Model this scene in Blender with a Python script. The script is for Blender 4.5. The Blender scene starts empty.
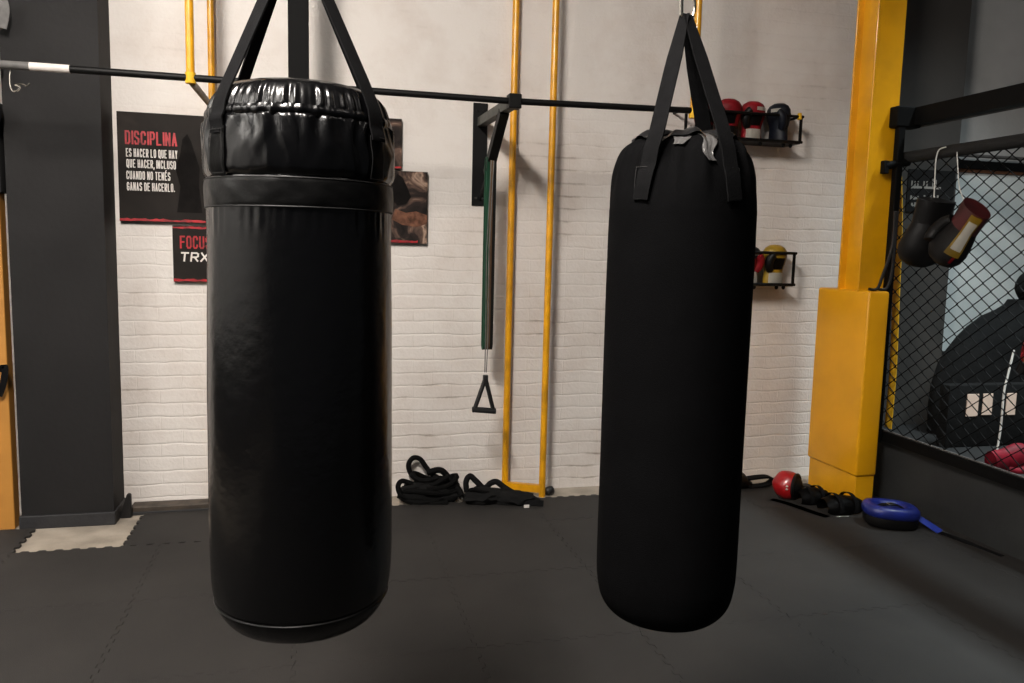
import bpy, bmesh, math, random
from mathutils import Vector, Matrix, noise
random.seed(7)
PI = math.pi
C = bpy.context.scene.collection
SC = bpy.context.scene

# ------------------------------------------------------------------ camera
F, EYE = 800.0, 1.5
p, r, w = (math.radians(v) for v in (6.52, 1.38, 13.99))
FWD = Vector((math.sin(w)*math.cos(p), math.cos(w)*math.cos(p), -math.sin(p)))
_right = Vector((math.cos(w), -math.sin(w), 0)); _up = _right.cross(FWD)
RIGHT = math.cos(r)*_right + math.sin(r)*_up
UP = -math.sin(r)*_right + math.cos(r)*_up
cam = bpy.data.objects.new('camera', bpy.data.cameras.new('camera'))
C.objects.link(cam)
cam.data.sensor_width = 36.0; cam.data.lens = F*36.0/1024.0; cam.data.clip_start = 0.05
m = Matrix((RIGHT, UP, -FWD)).transposed().to_4x4(); m.translation = Vector((0, 0, EYE))
cam.matrix_world = m
SC.camera = cam

def ray(x, y): return FWD + RIGHT*((x-512)/F) - UP*((y-341.5)/F)
def at(x, y, Y):                      # measured point on the plane Y
    d = ray(x, y); return Vector((0, 0, EYE)) + d*(Y/d.y)
def atx(x, y, X):
    d = ray(x, y); return Vector((0, 0, EYE)) + d*(X/d.x)

# ------------------------------------------------------------------ materials
def lin(c): return tuple(((v/255.0)/12.92 if v/255.0 <= 0.04045 else ((v/255.0+0.055)/1.055)**2.4) for v in c)
def mat(name, col, rough=0.5, metal=0.0, spec=0.5, nscale=0, namt=0.0, bump=0.0, bscale=60, coat=0.0, col2=None, sheen=0.0, emit=0.0):
    M = bpy.data.materials.new(name); M.use_nodes = True
    nt = M.node_tree; N, L = nt.nodes, nt.links
    b = N['Principled BSDF']
    c = (*lin(col), 1)
    b.inputs['Base Color'].default_value = c
    b.inputs['Roughness'].default_value = rough
    b.inputs['Metallic'].default_value = metal
    b.inputs['Specular IOR Level'].default_value = spec
    b.inputs['Coat Weight'].default_value = coat
    b.inputs['Coat Roughness'].default_value = 0.12
    b.inputs['Sheen Weight'].default_value = sheen
    tc = N.new('ShaderNodeTexCoord')
    if nscale:
        n = N.new('ShaderNodeTexNoise'); n.inputs['Scale'].default_value = nscale; n.inputs['Detail'].default_value = 6
        L.new(tc.outputs['Object'], n.inputs['Vector'])
        mx = N.new('ShaderNodeMix'); mx.data_type = 'RGBA'
        mx.inputs['A'].default_value = c
        mx.inputs['B'].default_value = (*lin(col2 or tuple(v*(1-namt) for v in col)), 1)
        rmp = N.new('ShaderNodeMapRange'); rmp.inputs['From Min'].default_value = 0.38; rmp.inputs['From Max'].default_value = 0.68
        L.new(n.outputs['Fac'], rmp.inputs['Value']); L.new(rmp.outputs['Result'], mx.inputs['Factor'])
        L.new(mx.outputs['Result'], b.inputs['Base Color'])
        r2 = N.new('ShaderNodeMapRange'); r2.inputs['To Min'].default_value = max(0, rough-0.07); r2.inputs['To Max'].default_value = min(1, rough+0.1)
        L.new(n.outputs['Fac'], r2.inputs['Value']); L.new(r2.outputs['Result'], b.inputs['Roughness'])
    if bump:
        n2 = N.new('ShaderNodeTexNoise'); n2.inputs['Scale'].default_value = bscale; n2.inputs['Detail'].default_value = 4
        L.new(tc.outputs['Object'], n2.inputs['Vector'])
        bp = N.new('ShaderNodeBump'); bp.inputs['Strength'].default_value = bump; bp.inputs['Distance'].default_value = 0.01
        L.new(n2.outputs['Fac'], bp.inputs['Height']); L.new(bp.outputs['Normal'], b.inputs['Normal'])
    return M

def wall_material():
    M = bpy.data.materials.new('painted_brick'); M.use_nodes = True
    nt = M.node_tree; N, L = nt.nodes, nt.links; b = N['Principled BSDF']
    b.inputs['Roughness'].default_value = 0.62; b.inputs['Specular IOR Level'].default_value = 0.3
    tc = N.new('ShaderNodeTexCoord'); mp = N.new('ShaderNodeSeparateXYZ'); cb = N.new('ShaderNodeCombineXYZ')
    L.new(tc.outputs['Object'], mp.inputs['Vector'])
    L.new(mp.outputs['X'], cb.inputs['X']); L.new(mp.outputs['Z'], cb.inputs['Y'])
    wob = N.new('ShaderNodeTexNoise'); wob.inputs['Scale'].default_value = 6; wob.inputs['Detail'].default_value = 3
    L.new(tc.outputs['Object'], wob.inputs['Vector'])
    wv = N.new('ShaderNodeVectorMath'); wv.operation = 'SCALE'; wv.inputs['Scale'].default_value = 0.030
    L.new(wob.outputs['Color'], wv.inputs[0])
    ad = N.new('ShaderNodeVectorMath'); L.new(cb.outputs['Vector'], ad.inputs[0]); L.new(wv.outputs['Vector'], ad.inputs[1])
    br = N.new('ShaderNodeTexBrick')
    br.inputs['Scale'].default_value = 1.0; br.inputs['Brick Width'].default_value = 0.235; br.inputs['Row Height'].default_value = 0.077
    br.inputs['Mortar Size'].default_value = 0.0035; br.inputs['Mortar Smooth'].default_value = 0.6
    br.inputs['Color1'].default_value = (1, 1, 1, 1); br.inputs['Color2'].default_value = (0.9, 0.9, 0.9, 1); br.inputs['Mortar'].default_value = (0.25, 0.25, 0.25, 1)
    L.new(ad.outputs['Vector'], br.inputs['Vector'])
    wy = N.new('ShaderNodeSeparateXYZ'); L.new(ad.outputs['Vector'], wy.inputs['Vector'])
    def mth(op, a, b=None):
        n_ = N.new('ShaderNodeMath'); n_.operation = op
        for k_, v_ in enumerate((a, b)):
            if v_ is None: continue
            if isinstance(v_, (int, float)): n_.inputs[k_].default_value = v_
            else: L.new(v_, n_.inputs[k_])
        return n_.outputs[0]
    fr = mth('FRACT', mth('DIVIDE', wy.outputs['Y'], 0.077))
    bd = mth('MINIMUM', fr, mth('SUBTRACT', 1.0, fr))                       # 0 on the bed joint
    bed = N.new('ShaderNodeMapRange'); bed.inputs['From Min'].default_value = 0.03; bed.inputs['From Max'].default_value = 0.13
    bed.interpolation_type = 'SMOOTHSTEP'; L.new(bd, bed.inputs['Value'])
    relief = mth('ADD', mth('MULTIPLY', bed.outputs['Result'], 0.30), mth('MULTIPLY', br.outputs['Color'], 0.50))
    # plaster skim that hides the bricks in patches
    pn = N.new('ShaderNodeTexNoise'); pn.inputs['Scale'].default_value = 1.1; pn.inputs['Detail'].default_value = 3
    L.new(tc.outputs['Object'], pn.inputs['Vector'])
    # skim coat grows towards the top left of the wall
    g = N.new('ShaderNodeMath'); g.operation = 'MULTIPLY_ADD'; g.inputs[1].default_value = -0.42; g.inputs[2].default_value = 1.22
    L.new(mp.outputs['Z'], g.inputs[0])
    g2 = N.new('ShaderNodeMath'); g2.operation = 'MULTIPLY_ADD'; g2.inputs[1].default_value = 0.10
    L.new(mp.outputs['X'], g2.inputs[0]); L.new(g.outputs[0], g2.inputs[2])
    sm = N.new('ShaderNodeMath'); sm.operation = 'ADD'; L.new(g2.outputs[0], sm.inputs[0]); L.new(pn.outputs['Fac'], sm.inputs[1])
    mk = N.new('ShaderNodeMapRange'); mk.inputs['From Min'].default_value = 0.72; mk.inputs['From Max'].default_value = 1.35
    mk.inputs['To Min'].default_value = 0.12
    L.new(sm.outputs[0], mk.inputs['Value'])
    fine = N.new('ShaderNodeTexNoise'); fine.inputs['Scale'].default_value = 55; fine.inputs['Detail'].default_value = 6
    L.new(tc.outputs['Object'], fine.inputs['Vector'])
    bh = N.new('ShaderNodeMath'); bh.operation = 'MULTIPLY'; L.new(relief, bh.inputs[0]); L.new(mk.outputs['Result'], bh.inputs[1])
    hh = N.new('ShaderNodeMath'); hh.operation = 'MULTIPLY_ADD'; hh.inputs[1].default_value = 0.6
    L.new(fine.outputs['Fac'], hh.inputs[0]); L.new(bh.outputs[0], hh.inputs[2])
    bp = N.new('ShaderNodeBump'); bp.inputs['Strength'].default_value = 0.62; bp.inputs['Distance'].default_value = 0.006
    L.new(hh.outputs[0], bp.inputs['Height']); L.new(bp.outputs['Normal'], b.inputs['Normal'])
    # dirt lying in some joints and stains
    dn = N.new('ShaderNodeTexNoise'); dn.inputs['Scale'].default_value = 2.3; dn.inputs['Detail'].default_value = 8; dn.inputs['Roughness'].default_value = 0.65
    L.new(tc.outputs['Object'], dn.inputs['Vector'])
    dm = N.new('ShaderNodeMapRange'); dm.inputs['From Min'].default_value = 0.45; dm.inputs['From Max'].default_value = 0.75
    L.new(dn.outputs['Fac'], dm.inputs['Value'])
    mo = N.new('ShaderNodeMath'); mo.operation = 'MULTIPLY'; L.new(mth('SUBTRACT', 1.0, bed.outputs['Result']), mo.inputs[0])
    dk = N.new('ShaderNodeMapRange'); dk.inputs['From Min'].default_value = 0.57; dk.inputs['From Max'].default_value = 0.72; L.new(dn.outputs['Fac'], dk.inputs['Value']); L.new(dk.outputs['Result'], mo.inputs[1])
    mo2 = N.new('ShaderNodeMath'); mo2.operation = 'MULTIPLY'; mo2.use_clamp = True
    L.new(mo.outputs[0], mo2.inputs[0]); L.new(mk.outputs['Result'], mo2.inputs[1])
    c1 = N.new('ShaderNodeMix'); c1.data_type = 'RGBA'
    c1.inputs['A'].default_value = (*lin((216, 210, 204)), 1); c1.inputs['B'].default_value = (*lin((202, 192, 184)), 1)
    L.new(dm.outputs['Result'], c1.inputs['Factor'])
    c2 = N.new('ShaderNodeMix'); c2.data_type = 'RGBA'; c2.inputs['B'].default_value = (*lin((138, 126, 114)), 1)
    L.new(c1.outputs['Result'], c2.inputs['A']); L.new(mo2.outputs[0], c2.inputs['Factor'])
    L.new(c2.outputs['Result'], b.inputs['Base Color'])
    return M

def picture_material(name, stops, scale, detail=5, distort=0.6):
    M = bpy.data.materials.new(name); M.use_nodes = True
    nt = M.node_tree; N, L = nt.nodes, nt.links; b = N['Principled BSDF']
    b.inputs['Roughness'].default_value = 0.7; b.inputs['Specular IOR Level'].default_value = 0.15
    tc = N.new('ShaderNodeTexCoord'); n = N.new('ShaderNodeTexNoise')
    n.inputs['Scale'].default_value = scale; n.inputs['Detail'].default_value = detail; n.inputs['Distortion'].default_value = distort
    L.new(tc.outputs['Object'], n.inputs['Vector'])
    cr = N.new('ShaderNodeValToRGB'); e = cr.color_ramp.elements
    while len(e) < len(stops): e.new(0.5)
    for el, (pos, col) in zip(e, stops): el.position = pos; el.color = (*lin(col), 1)
    L.new(n.outputs['Fac'], cr.inputs['Fac']); L.new(cr.outputs['Color'], b.inputs['Base Color'])
    return M

M = dict(
    wall=wall_material(),
    greywall=mat('grey_painted_wall', (186, 186, 184), 0.6, nscale=3, namt=0.08, bump=0.15, bscale=40),
    darkpaint=mat('charcoal_wall_paint', (28, 27, 27), 0.7, spec=0.25, nscale=2.5, namt=0.16, bump=0.12, bscale=30),
    greypaint=mat('dark_grey_wall_paint', (70, 67, 64), 0.6, nscale=2.5, namt=0.12, bump=0.1, bscale=30),
    wains=mat('black_wall_paint', (24, 24, 24), 0.6, nscale=3, namt=0.2),
    trim=mat('scuffed_black_trim', (34, 34, 36), 0.6, nscale=22, namt=0.1, bump=0.2),
    skirt=mat('dark_canvas_skirt', (38, 40, 40), 0.7, nscale=3, namt=0.25, bump=0.15, bscale=30),
    concrete=mat('concrete', (158, 148, 134), 0.8, nscale=5, namt=0.22, bump=0.3, bscale=70),
    mats=mat('rubber_mat', (39, 37, 35), 0.72, nscale=2.0, namt=0.16, bump=0.35, bscale=260, spec=0.35),
    ceiling=mat('ceiling_paint', (95, 95, 95), 0.8),
    vinyl=mat('black_vinyl', (5, 5, 6), 0.22, nscale=7, namt=0.2, bump=0.12, bscale=34, spec=0.42),
    band=mat('black_vinyl_band', (8, 8, 8), 0.36, nscale=9, namt=0.2, bump=0.16, bscale=35, spec=0.22),
    cordura=mat('black_cordura', (10, 10, 11), 0.8, nscale=12, namt=0.2, bump=0.25, bscale=420, spec=0.04),
    nylon=mat('black_nylon_lining', (24, 24, 25), 0.3, bump=0.2, bscale=30, spec=0.9, coat=0.5),
    lining=mat('pale_sheen_nylon', (124, 122, 121), 0.3, bump=0.3, bscale=50, spec=0.8),  # pale base colour painted in for the matte bag's satin sheen
    web=mat('black_webbing', (19, 19, 20), 0.8, nscale=30, namt=0.2, bump=0.2, bscale=300, spec=0.06),
    thread=mat('grey_thread', (84, 84, 84), 0.8),
    blackthread=mat('black_thread', (6, 6, 6), 0.6),
    jet=mat('matt_black_steel', (5, 5, 5), 0.7, spec=0.12),
    steel=mat('black_powder_coated_steel', (8, 8, 8), 0.5, nscale=14, namt=0.2, spec=0.2),
    greensteel=mat('dark_grey_steel', (62, 64, 58), 0.5, nscale=14, namt=0.2),
    chrome=mat('chrome', (190, 186, 176), 0.25, metal=1.0),
    brass=mat('brass', (190, 150, 80), 0.3, metal=1.0),
    yellow=mat('yellow_gloss_paint', (226, 160, 10), 0.38, nscale=4, namt=0.10, bump=0.05, bscale=12, coat=0.3),
    yellowpipe=mat('yellow_pipe_paint', (224, 158, 14), 0.35, nscale=9, namt=0.18, coat=0.3),
    ochre=mat('ochre_post_paint', (176, 122, 52), 0.5, nscale=3, namt=0.08),
    olive=mat('worn_brown_steel', (128, 102, 60), 0.5, nscale=12, namt=0.3),
    pad=mat('yellow_pad_vinyl', (228, 160, 8), 0.42, nscale=3, namt=0.06, bump=0.06, bscale=9, coat=0.15),
    wyellow=mat('yellow_webbing', (214, 166, 22), 0.7),
    poster=picture_material('poster_print', [(0.3, (27, 24, 22)), (0.55, (36, 32, 29)), (0.75, (50, 44, 40))], 3.5),
    photo=picture_material('photo_print', [(0.36, (20, 17, 16)), (0.5, (44, 36, 33)), (0.58, (96, 76, 66)), (0.64, (164, 138, 120)), (0.72, (70, 58, 52))], 7, 6, 1.2),
    canvas=mat('canvas_edge', (36, 33, 31), 0.7),
    redink=mat('red_ink', (176, 24, 34), 0.5, nscale=30, namt=0.35),
    whiteink=mat('white_ink', (214, 208, 202), 0.5),
    greyink=mat('grey_ink', (150, 146, 140), 0.5),
    figure=mat('dim_figure_ink', (20, 17, 16), 0.75, spec=0.1, nscale=20, namt=0.3),
    skinink=mat('pale_figure_ink', (122, 84, 66), 0.75, spec=0.1, nscale=20, namt=0.5),
    wood=mat('dark_stained_wood', (70, 60, 50), 0.6, nscale=18, namt=0.4),
    tape=mat('white_tape', (214, 206, 200), 0.6, nscale=20, namt=0.1),
    greytape=mat('grey_tape', (92, 90, 88), 0.6, nscale=20, namt=0.2),
    greenband=mat('green_latex', (18, 62, 42), 0.55),
    brownband=mat('brown_latex', (92, 70, 50), 0.6),
    blackband=mat('black_latex', (20, 22, 20), 0.6),
    plastic=mat('black_plastic', (16, 15, 15), 0.5),
    foam=mat('black_foam', (9, 9, 9), 0.85, bump=0.2, bscale=100),
    rope=mat('black_rope', (6, 6, 6), 0.8, spec=0.1, bump=0.5, bscale=90),
    gred=mat('red_leather', (124, 14, 24), 0.5, spec=0.25, nscale=12, namt=0.2),
    gredgloss=mat('red_gloss_vinyl', (160, 14, 20), 0.42, coat=0.2),
    gblack=mat('black_leather', (9, 8, 8), 0.5, spec=0.25, nscale=12, namt=0.2),
    gmaroon=mat('dark_red_leather', (66, 12, 15), 0.45, nscale=12, namt=0.3),
    crimson=mat('crimson_leather', (112, 14, 30), 0.6, spec=0.2, nscale=12, namt=0.3),
    gnavy=mat('navy_leather', (14, 18, 28), 0.5, spec=0.25, nscale=12, namt=0.2),
    gyellow=mat('yellow_leather', (150, 120, 24), 0.45, nscale=12, namt=0.2),
    gwhite=mat('white_leather', (206, 202, 190), 0.5, nscale=12, namt=0.1),
    blue=mat('blue_vinyl', (18, 32, 112), 0.4, coat=0.15, nscale=10, namt=0.2),
    bluestrap=mat('blue_webbing', (26, 50, 150), 0.7),
    board=mat('white_panel', (226, 232, 230), 0.5, nscale=3, namt=0.05),
    brown=mat('brown_edge', (96, 62, 40), 0.6),
    cord=mat('white_cord', (208, 206, 200), 0.7),
    cloth=mat('black_cloth', (13, 13, 13), 0.9, nscale=5, namt=0.2, bump=0.3, bscale=30, spec=0.2),
    pale=mat('pale_label', (222, 196, 178), 0.6),
    orange=mat('orange_tape', (208, 122, 30), 0.6),
)

# ------------------------------------------------------------------ object helpers
def root_loc(o):
    while o.parent: o = o.parent
    return o.location.copy()
def obj(name, bm, material, parent=None, smooth=True, local=False):
    me = bpy.data.meshes.new(name)
    if parent is not None and not local: bmesh.ops.translate(bm, verts=bm.verts, vec=-root_loc(parent))
    bmesh.ops.recalc_face_normals(bm, faces=bm.faces)
    bm.to_mesh(me); bm.free()
    mats = material if isinstance(material, (list, tuple)) else [material]
    for x in mats: me.materials.append(M[x])
    if smooth:
        for f in me.polygons: f.use_smooth = True
        me.set_sharp_from_angle(angle=math.radians(42))
    o = bpy.data.objects.new(name, me); C.objects.link(o); o.parent = parent
    return o
def tag(o, label, cat, group=None):
    o['label'] = label; o['category'] = cat
    if group: o['group'] = group
    return o
def thing(name, label, cat, loc=(0, 0, 0), group=None, rot=(0, 0, 0)):
    o = bpy.data.objects.new(name, None); C.objects.link(o); o.location = loc; o.rotation_euler = rot
    o.empty_display_size = 0.1
    return tag(o, label, cat, group)
def struct(name, bm, m, smooth=False):
    o = obj(name, bm, m, None, smooth); o['kind'] = 'structure'; return o
BM = bmesh.new

def box(bm, x0, x1, y0, y1, z0, z1, bev=0.0, seg=2):
    g = bmesh.ops.create_cube(bm, size=1)
    for v in g['verts']:
        v.co = Vector(((x0+x1)/2+v.co.x*(x1-x0), (y0+y1)/2+v.co.y*(y1-y0), (z0+z1)/2+v.co.z*(z1-z0)))
    if bev:
        es = list({e for v in g['verts'] for e in v.link_edges})
        bmesh.ops.bevel(bm, geom=es, offset=bev, segments=seg, profile=0.5, affect='EDGES')
    return bm
def catmull(P, n=8, closed=False):
    P = [Vector(q) for q in P]; out = []; N = len(P)
    for i in range(N if closed else N-1):
        g = (lambda k: P[k % N]) if closed else (lambda k: P[min(max(k, 0), N-1)])
        a, b, c, d = g(i-1), g(i), g(i+1), g(i+2)
        for k in range(n):
            t = k/n
            out.append(0.5*((2*b)+(c-a)*t+(2*a-5*b+4*c-d)*t*t+(3*b-a-3*c+d)*t**3))
    if not closed: out.append(P[-1])
    return out
def tube(bm, pts, rad, seg=10, closed=False, squash=None):
    pts = [Vector(q) for q in pts]; N = len(pts); rings = []; prev = None
    for i, q in enumerate(pts):
        a = pts[(i-1) % N] if (closed or i > 0) else q
        b = pts[(i+1) % N] if (closed or i < N-1) else q
        t = (b-a).normalized()
        if prev is None:
            n = t.orthogonal().normalized()
        else:
            n = (prev - t*prev.dot(t))
            n = n.normalized() if n.length > 1e-6 else t.orthogonal().normalized()
        prev = n; bn = t.cross(n)
        rr = rad[i] if isinstance(rad, (list, tuple)) else rad
        rings.append([bm.verts.new(q + (n*math.cos(2*PI*k/seg) + bn*math.sin(2*PI*k/seg))*rr) for k in range(seg)])
    for i in range(N if closed else N-1):
        A, B = rings[i], rings[(i+1) % N]
        for k in range(seg): bm.faces.new((A[k], A[(k+1) % seg], B[(k+1) % seg], B[k]))
    if not closed:
        bm.faces.new(rings[0][::-1]); bm.faces.new(rings[-1])
    return bm
def beam(bm, a, b, w_, h_, up=(0, 0, 1)):           # rectangular bar from a to b
    a, b, up = Vector(a), Vector(b), Vector(up); t = (b-a).normalized(); s = t.cross(up).normalized(); u = s.cross(t)
    v = [bm.verts.new(q + s*sx*w_/2 + u*sz*h_/2) for q in (a, b) for sx, sz in ((-1, -1), (1, -1), (1, 1), (-1, 1))]
    for f in ((0, 1, 2, 3), (7, 6, 5, 4), (0, 4, 5, 1), (1, 5, 6, 2), (2, 6, 7, 3), (3, 7, 4, 0)): bm.faces.new([v[i] for i in f])
    return bm
def ribbon(bm, pts, widths, width, thick=0.003):     # flat webbing: pts + width direction at each
    rows = []
    N = len(pts)
    for i in range(N):
        q = Vector(pts[i]); wd = Vector(widths[i] if isinstance(widths[0], (tuple, list, Vector)) else widths).normalized()
        t = (Vector(pts[min(i+1, N-1)]) - Vector(pts[max(i-1, 0)])).normalized()
        wd = (wd - t*wd.dot(t)).normalized(); n = t.cross(wd)
        ww = width[i] if isinstance(width, (list, tuple)) else width
        rows.append([bm.verts.new(q + wd*sx*ww/2 + n*sz*thick/2) for sx, sz in ((-1, -1), (1, -1), (1, 1), (-1, 1))])
    for A, B in zip(rows, rows[1:]):
        for k in range(4): bm.faces.new((A[k], A[(k+1) % 4], B[(k+1) % 4], B[k]))
    bm.faces.new(rows[0][::-1]); bm.faces.new(rows[-1])
    return bm
def surf(bm, fn, us, vs, closed_v=False, thick=0.0):
    """grid of fn(u, v) -> Vector"""
    V = [[bm.verts.new(fn(u, v)) for v in vs] for u in us]
    n = len(vs)
    for A, B in zip(V, V[1:]):
        for k in range(n if closed_v else n-1):
            try: bm.faces.new((A[k], A[(k+1) % n], B[(k+1) % n], B[k]))
            except ValueError: pass
    return V
def lin_space(a, b, n): return [a+(b-a)*i/(n-1) for i in range(n)]
def lathe(bm, prof, seg=48, c=(0, 0, 0), disp=None):
    c = Vector(c); rows = []
    for i, (rr, z) in enumerate(prof):
        if rr < 1e-5: rows.append([bm.verts.new(c+Vector((0, 0, z)))])
        else:
            row = []
            for k in range(seg):
                th = 2*PI*k/seg
                d = disp(th, z, rr) if disp else 0
                row.append(bm.verts.new(c+Vector(((rr+d)*math.sin(th), -(rr+d)*math.cos(th), z))))
            rows.append(row)
    for A, B in zip(rows, rows[1:]):
        for k in range(seg):
            k2 = (k+1) % seg
            if len(A) == 1 and len(B) == 1: continue
            if len(A) == 1: bm.faces.new((A[0], B[k2], B[k]))
            elif len(B) == 1: bm.faces.new((A[k], A[k2], B[0]))
            else: bm.faces.new((A[k], A[k2], B[k2], B[k]))
    return bm
def lump(bm, c, rad, seed=0, amp=0.15, sub=3, freq=1.6, rot=0, flat=None):
    g = bmesh.ops.create_icosphere(bm, subdivisions=sub, radius=1)
    R = Matrix.Rotation(rot, 3, 'Z'); rad = Vector(rad); c = Vector(c)
    for v in g['verts']:
        n = v.co.normalized(); d = 1+amp*noise.noise(n*freq+Vector((seed*3.1, seed*1.7, seed)))
        q = Vector((n.x*rad.x*d, n.y*rad.y*d, n.z*rad.z*d)); q = R @ q + c
        if flat is not None and q.z < flat: q.z = flat
        v.co = q
    return bm
def torus(bm, c, R_, r_, axis='Y', seg=24, s2=8, squash=(1, 1)):
    c = Vector(c); pts = []
    for k in range(seg):
        a = 2*PI*k/seg; x, y = R_*squash[0]*math.cos(a), R_*squash[1]*math.sin(a)
        pts.append(c + (Vector((x, 0, y)) if axis == 'Y' else Vector((0, x, y)) if axis == 'X' else Vector((x, y, 0))))
    return tube(bm, pts, r_, s2, closed=True)

# ------------------------------------------------------------------ the room
WY = 4.74
bm = BM(); box(bm, -4.5, 7.5, -2.5, WY+0.2, -0.1, 0); struct('floor', bm, 'concrete')
bm = BM(); box(bm, -4.5, 7.5, WY, WY+0.2, 0, 4.2); struct('wall_back', bm, 'wall')
bm = BM(); box(bm, -4.5, 7.5, -2.5, WY+0.2, 4.2, 4.3); struct('ceiling', bm, 'ceiling')
bm = BM(); box(bm, -3.5, -3.3, -2.5, WY, 0, 4.2); struct('wall_left_added', bm, 'greywall')  # unseen wall, added to reflect a sheen onto the glossy bag
bm = BM(); box(bm, -3.31, -3.28, -2.5, WY, 0, 0.95); struct('wall_left_added_wainscot', bm, 'wains')  # unseen dark band, added so that sheen fades lower down
# charcoal pilaster on the left with its skirting
bm = BM(); box(bm, -1.475, -1.035, 4.50, WY, 0, 4.2); struct('wall_left_pilaster', bm, 'darkpaint')
bm = BM(); box(bm, -1.485, -1.027, 4.486, WY, 0, 0.07, 0.004); struct('baseboard_left', bm, 'trim')
# charcoal pilaster behind the cage, grey wall and black wainscot beside it
bm = BM(); box(bm, 3.56, 4.155, 4.55, WY, 0, 4.2); struct('wall_right_pilaster', bm, 'greypaint')
bm = BM(); box(bm, 4.155, 7.5, 4.715, WY, 0.86, 4.2); struct('wall_right', bm, 'greywall')
bm = BM(); box(bm, 4.155, 7.5, 4.70, WY, 0, 0.862); struct('wall_right_wainscot', bm, 'wains')
bm = BM(); box(bm, 3.36, 3.56, 4.725, WY, 0, 0.5); struct('baseboard_right', bm, 'wains')
# raised cage platform with a dark canvas skirt
PZ = 0.385
bm = BM(); box(bm, 3.455, 7.0, 0.5, 4.54, PZ-0.03, PZ); struct('floor_cage', bm, 'wains')
bm = BM()
def skirtf(u, v):
    k = 0.010*noise.noise(Vector((u*2.2, v*1.5, 4)))+0.012*noise.noise(Vector((u*1.1, v*4.5+u*1.6, 9)))
    return Vector((3.432+0.012*(1-v/PZ)+k*min(1, v/0.1), u, 0.0125+(PZ-0.0125)*v/PZ))
surf(bm, skirtf, lin_space(0.5, 4.54, 120), lin_space(0, PZ, 20))
struct('trim_1', bm, 'skirt', True)

# rubber puzzle mats covering the concrete: jigsaw outlines, thin gaps
def jig_edge(a, b, sgn, tooth=0.036, depth=0.008):
    """jigsaw polyline from a to b (2D), teeth alternating sides"""
    a, b = Vector(a), Vector(b); L = (b-a).length; t = (b-a)/L; n = Vector((-t.y, t.x))
    k = max(2, int(L/tooth)); pts = []
    for i in range(k):
        s = (1 if i % 2 else -1)*sgn*depth
        f = 0.12
        pts.append(a+t*(L*(i+f)/k)+n*s*1.0); pts.append(a+t*(L*(i+1-f)/k)+n*s*1.0)
    pts[0] = a.copy(); pts[-1] = b.copy()
    return pts
XS = [0.587+0.663*k for k in range(-5, 8)]
YS = [2.14, 2.80, 3.46, 4.125]
GAP = 0.0012
bm = BM()
def mat_tile(x0, x1, y0, y1, plain=()):
    g = GAP/2+random.uniform(-0.0004, 0.0005)
    z1 = 0.012+random.uniform(-0.0008, 0.0008)
    c = [(x0, y0), (x1, y0), (x1, y1), (x0, y1)]
    names = 'BRTL'; poly = []
    for i in range(4):
        a, b = c[i], c[(i+1) % 4]
        if names[i] in plain: e = [Vector(a), Vector(b)]
        elif names[i] in 'BR': e = jig_edge(a, b, 1)
        else: e = jig_edge(b, a, 1)[::-1]
        poly += e[:-1]
    cx, cy = (x0+x1)/2, (y0+y1)/2
    poly = [Vector((q.x + (g if q.x < cx else -g), q.y + (g if q.y < cy else -g))) for q in poly]
    bot = [bm.verts.new((q.x, q.y, 0.0005)) for q in poly]
    mid = [bm.verts.new((q.x, q.y, z1-0.0012)) for q in poly]
    top = [bm.verts.new((q.x+(0.001 if q.x < cx else -0.001), q.y+(0.001 if q.y < cy else -0.001), z1)) for q in poly]
    n = len(poly)
    for A, B in ((bot, mid), (mid, top)):
        for k in range(n): bm.faces.new((A[k], A[(k+1) % n], B[(k+1) % n], B[k]))
    bm.faces.new(top)
for j in range(len(YS)-1):
    for i in range(len(XS)-1): mat_tile(XS[i], XS[i+1], YS[j], YS[j+1])
for i in range(len(XS)-1):                      # the last row, cut short before the wall
    x0, x1 = XS[i], XS[i+1]
    if abs(x0+1.402) < 0.02: continue            # mat missing in front of the pilaster
    if abs(x0+0.739) < 0.02: x0 = -0.915
    top = 4.53 if x0 > -0.1 else 4.62 if x0 > -1 else 4.47
    if x0 > 3.2: top = 4.55
    mat_tile(x0, x1, YS[-1], top, plain=('T',) if x0 < -0.1 else ())
for k in range(7):
    for i in range(len(XS)-1): mat_tile(XS[i], XS[i+1], YS[0]-0.66*(k+1), YS[0]-0.66*k)
fm = struct('floor_mat', bm, 'mats')

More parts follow.
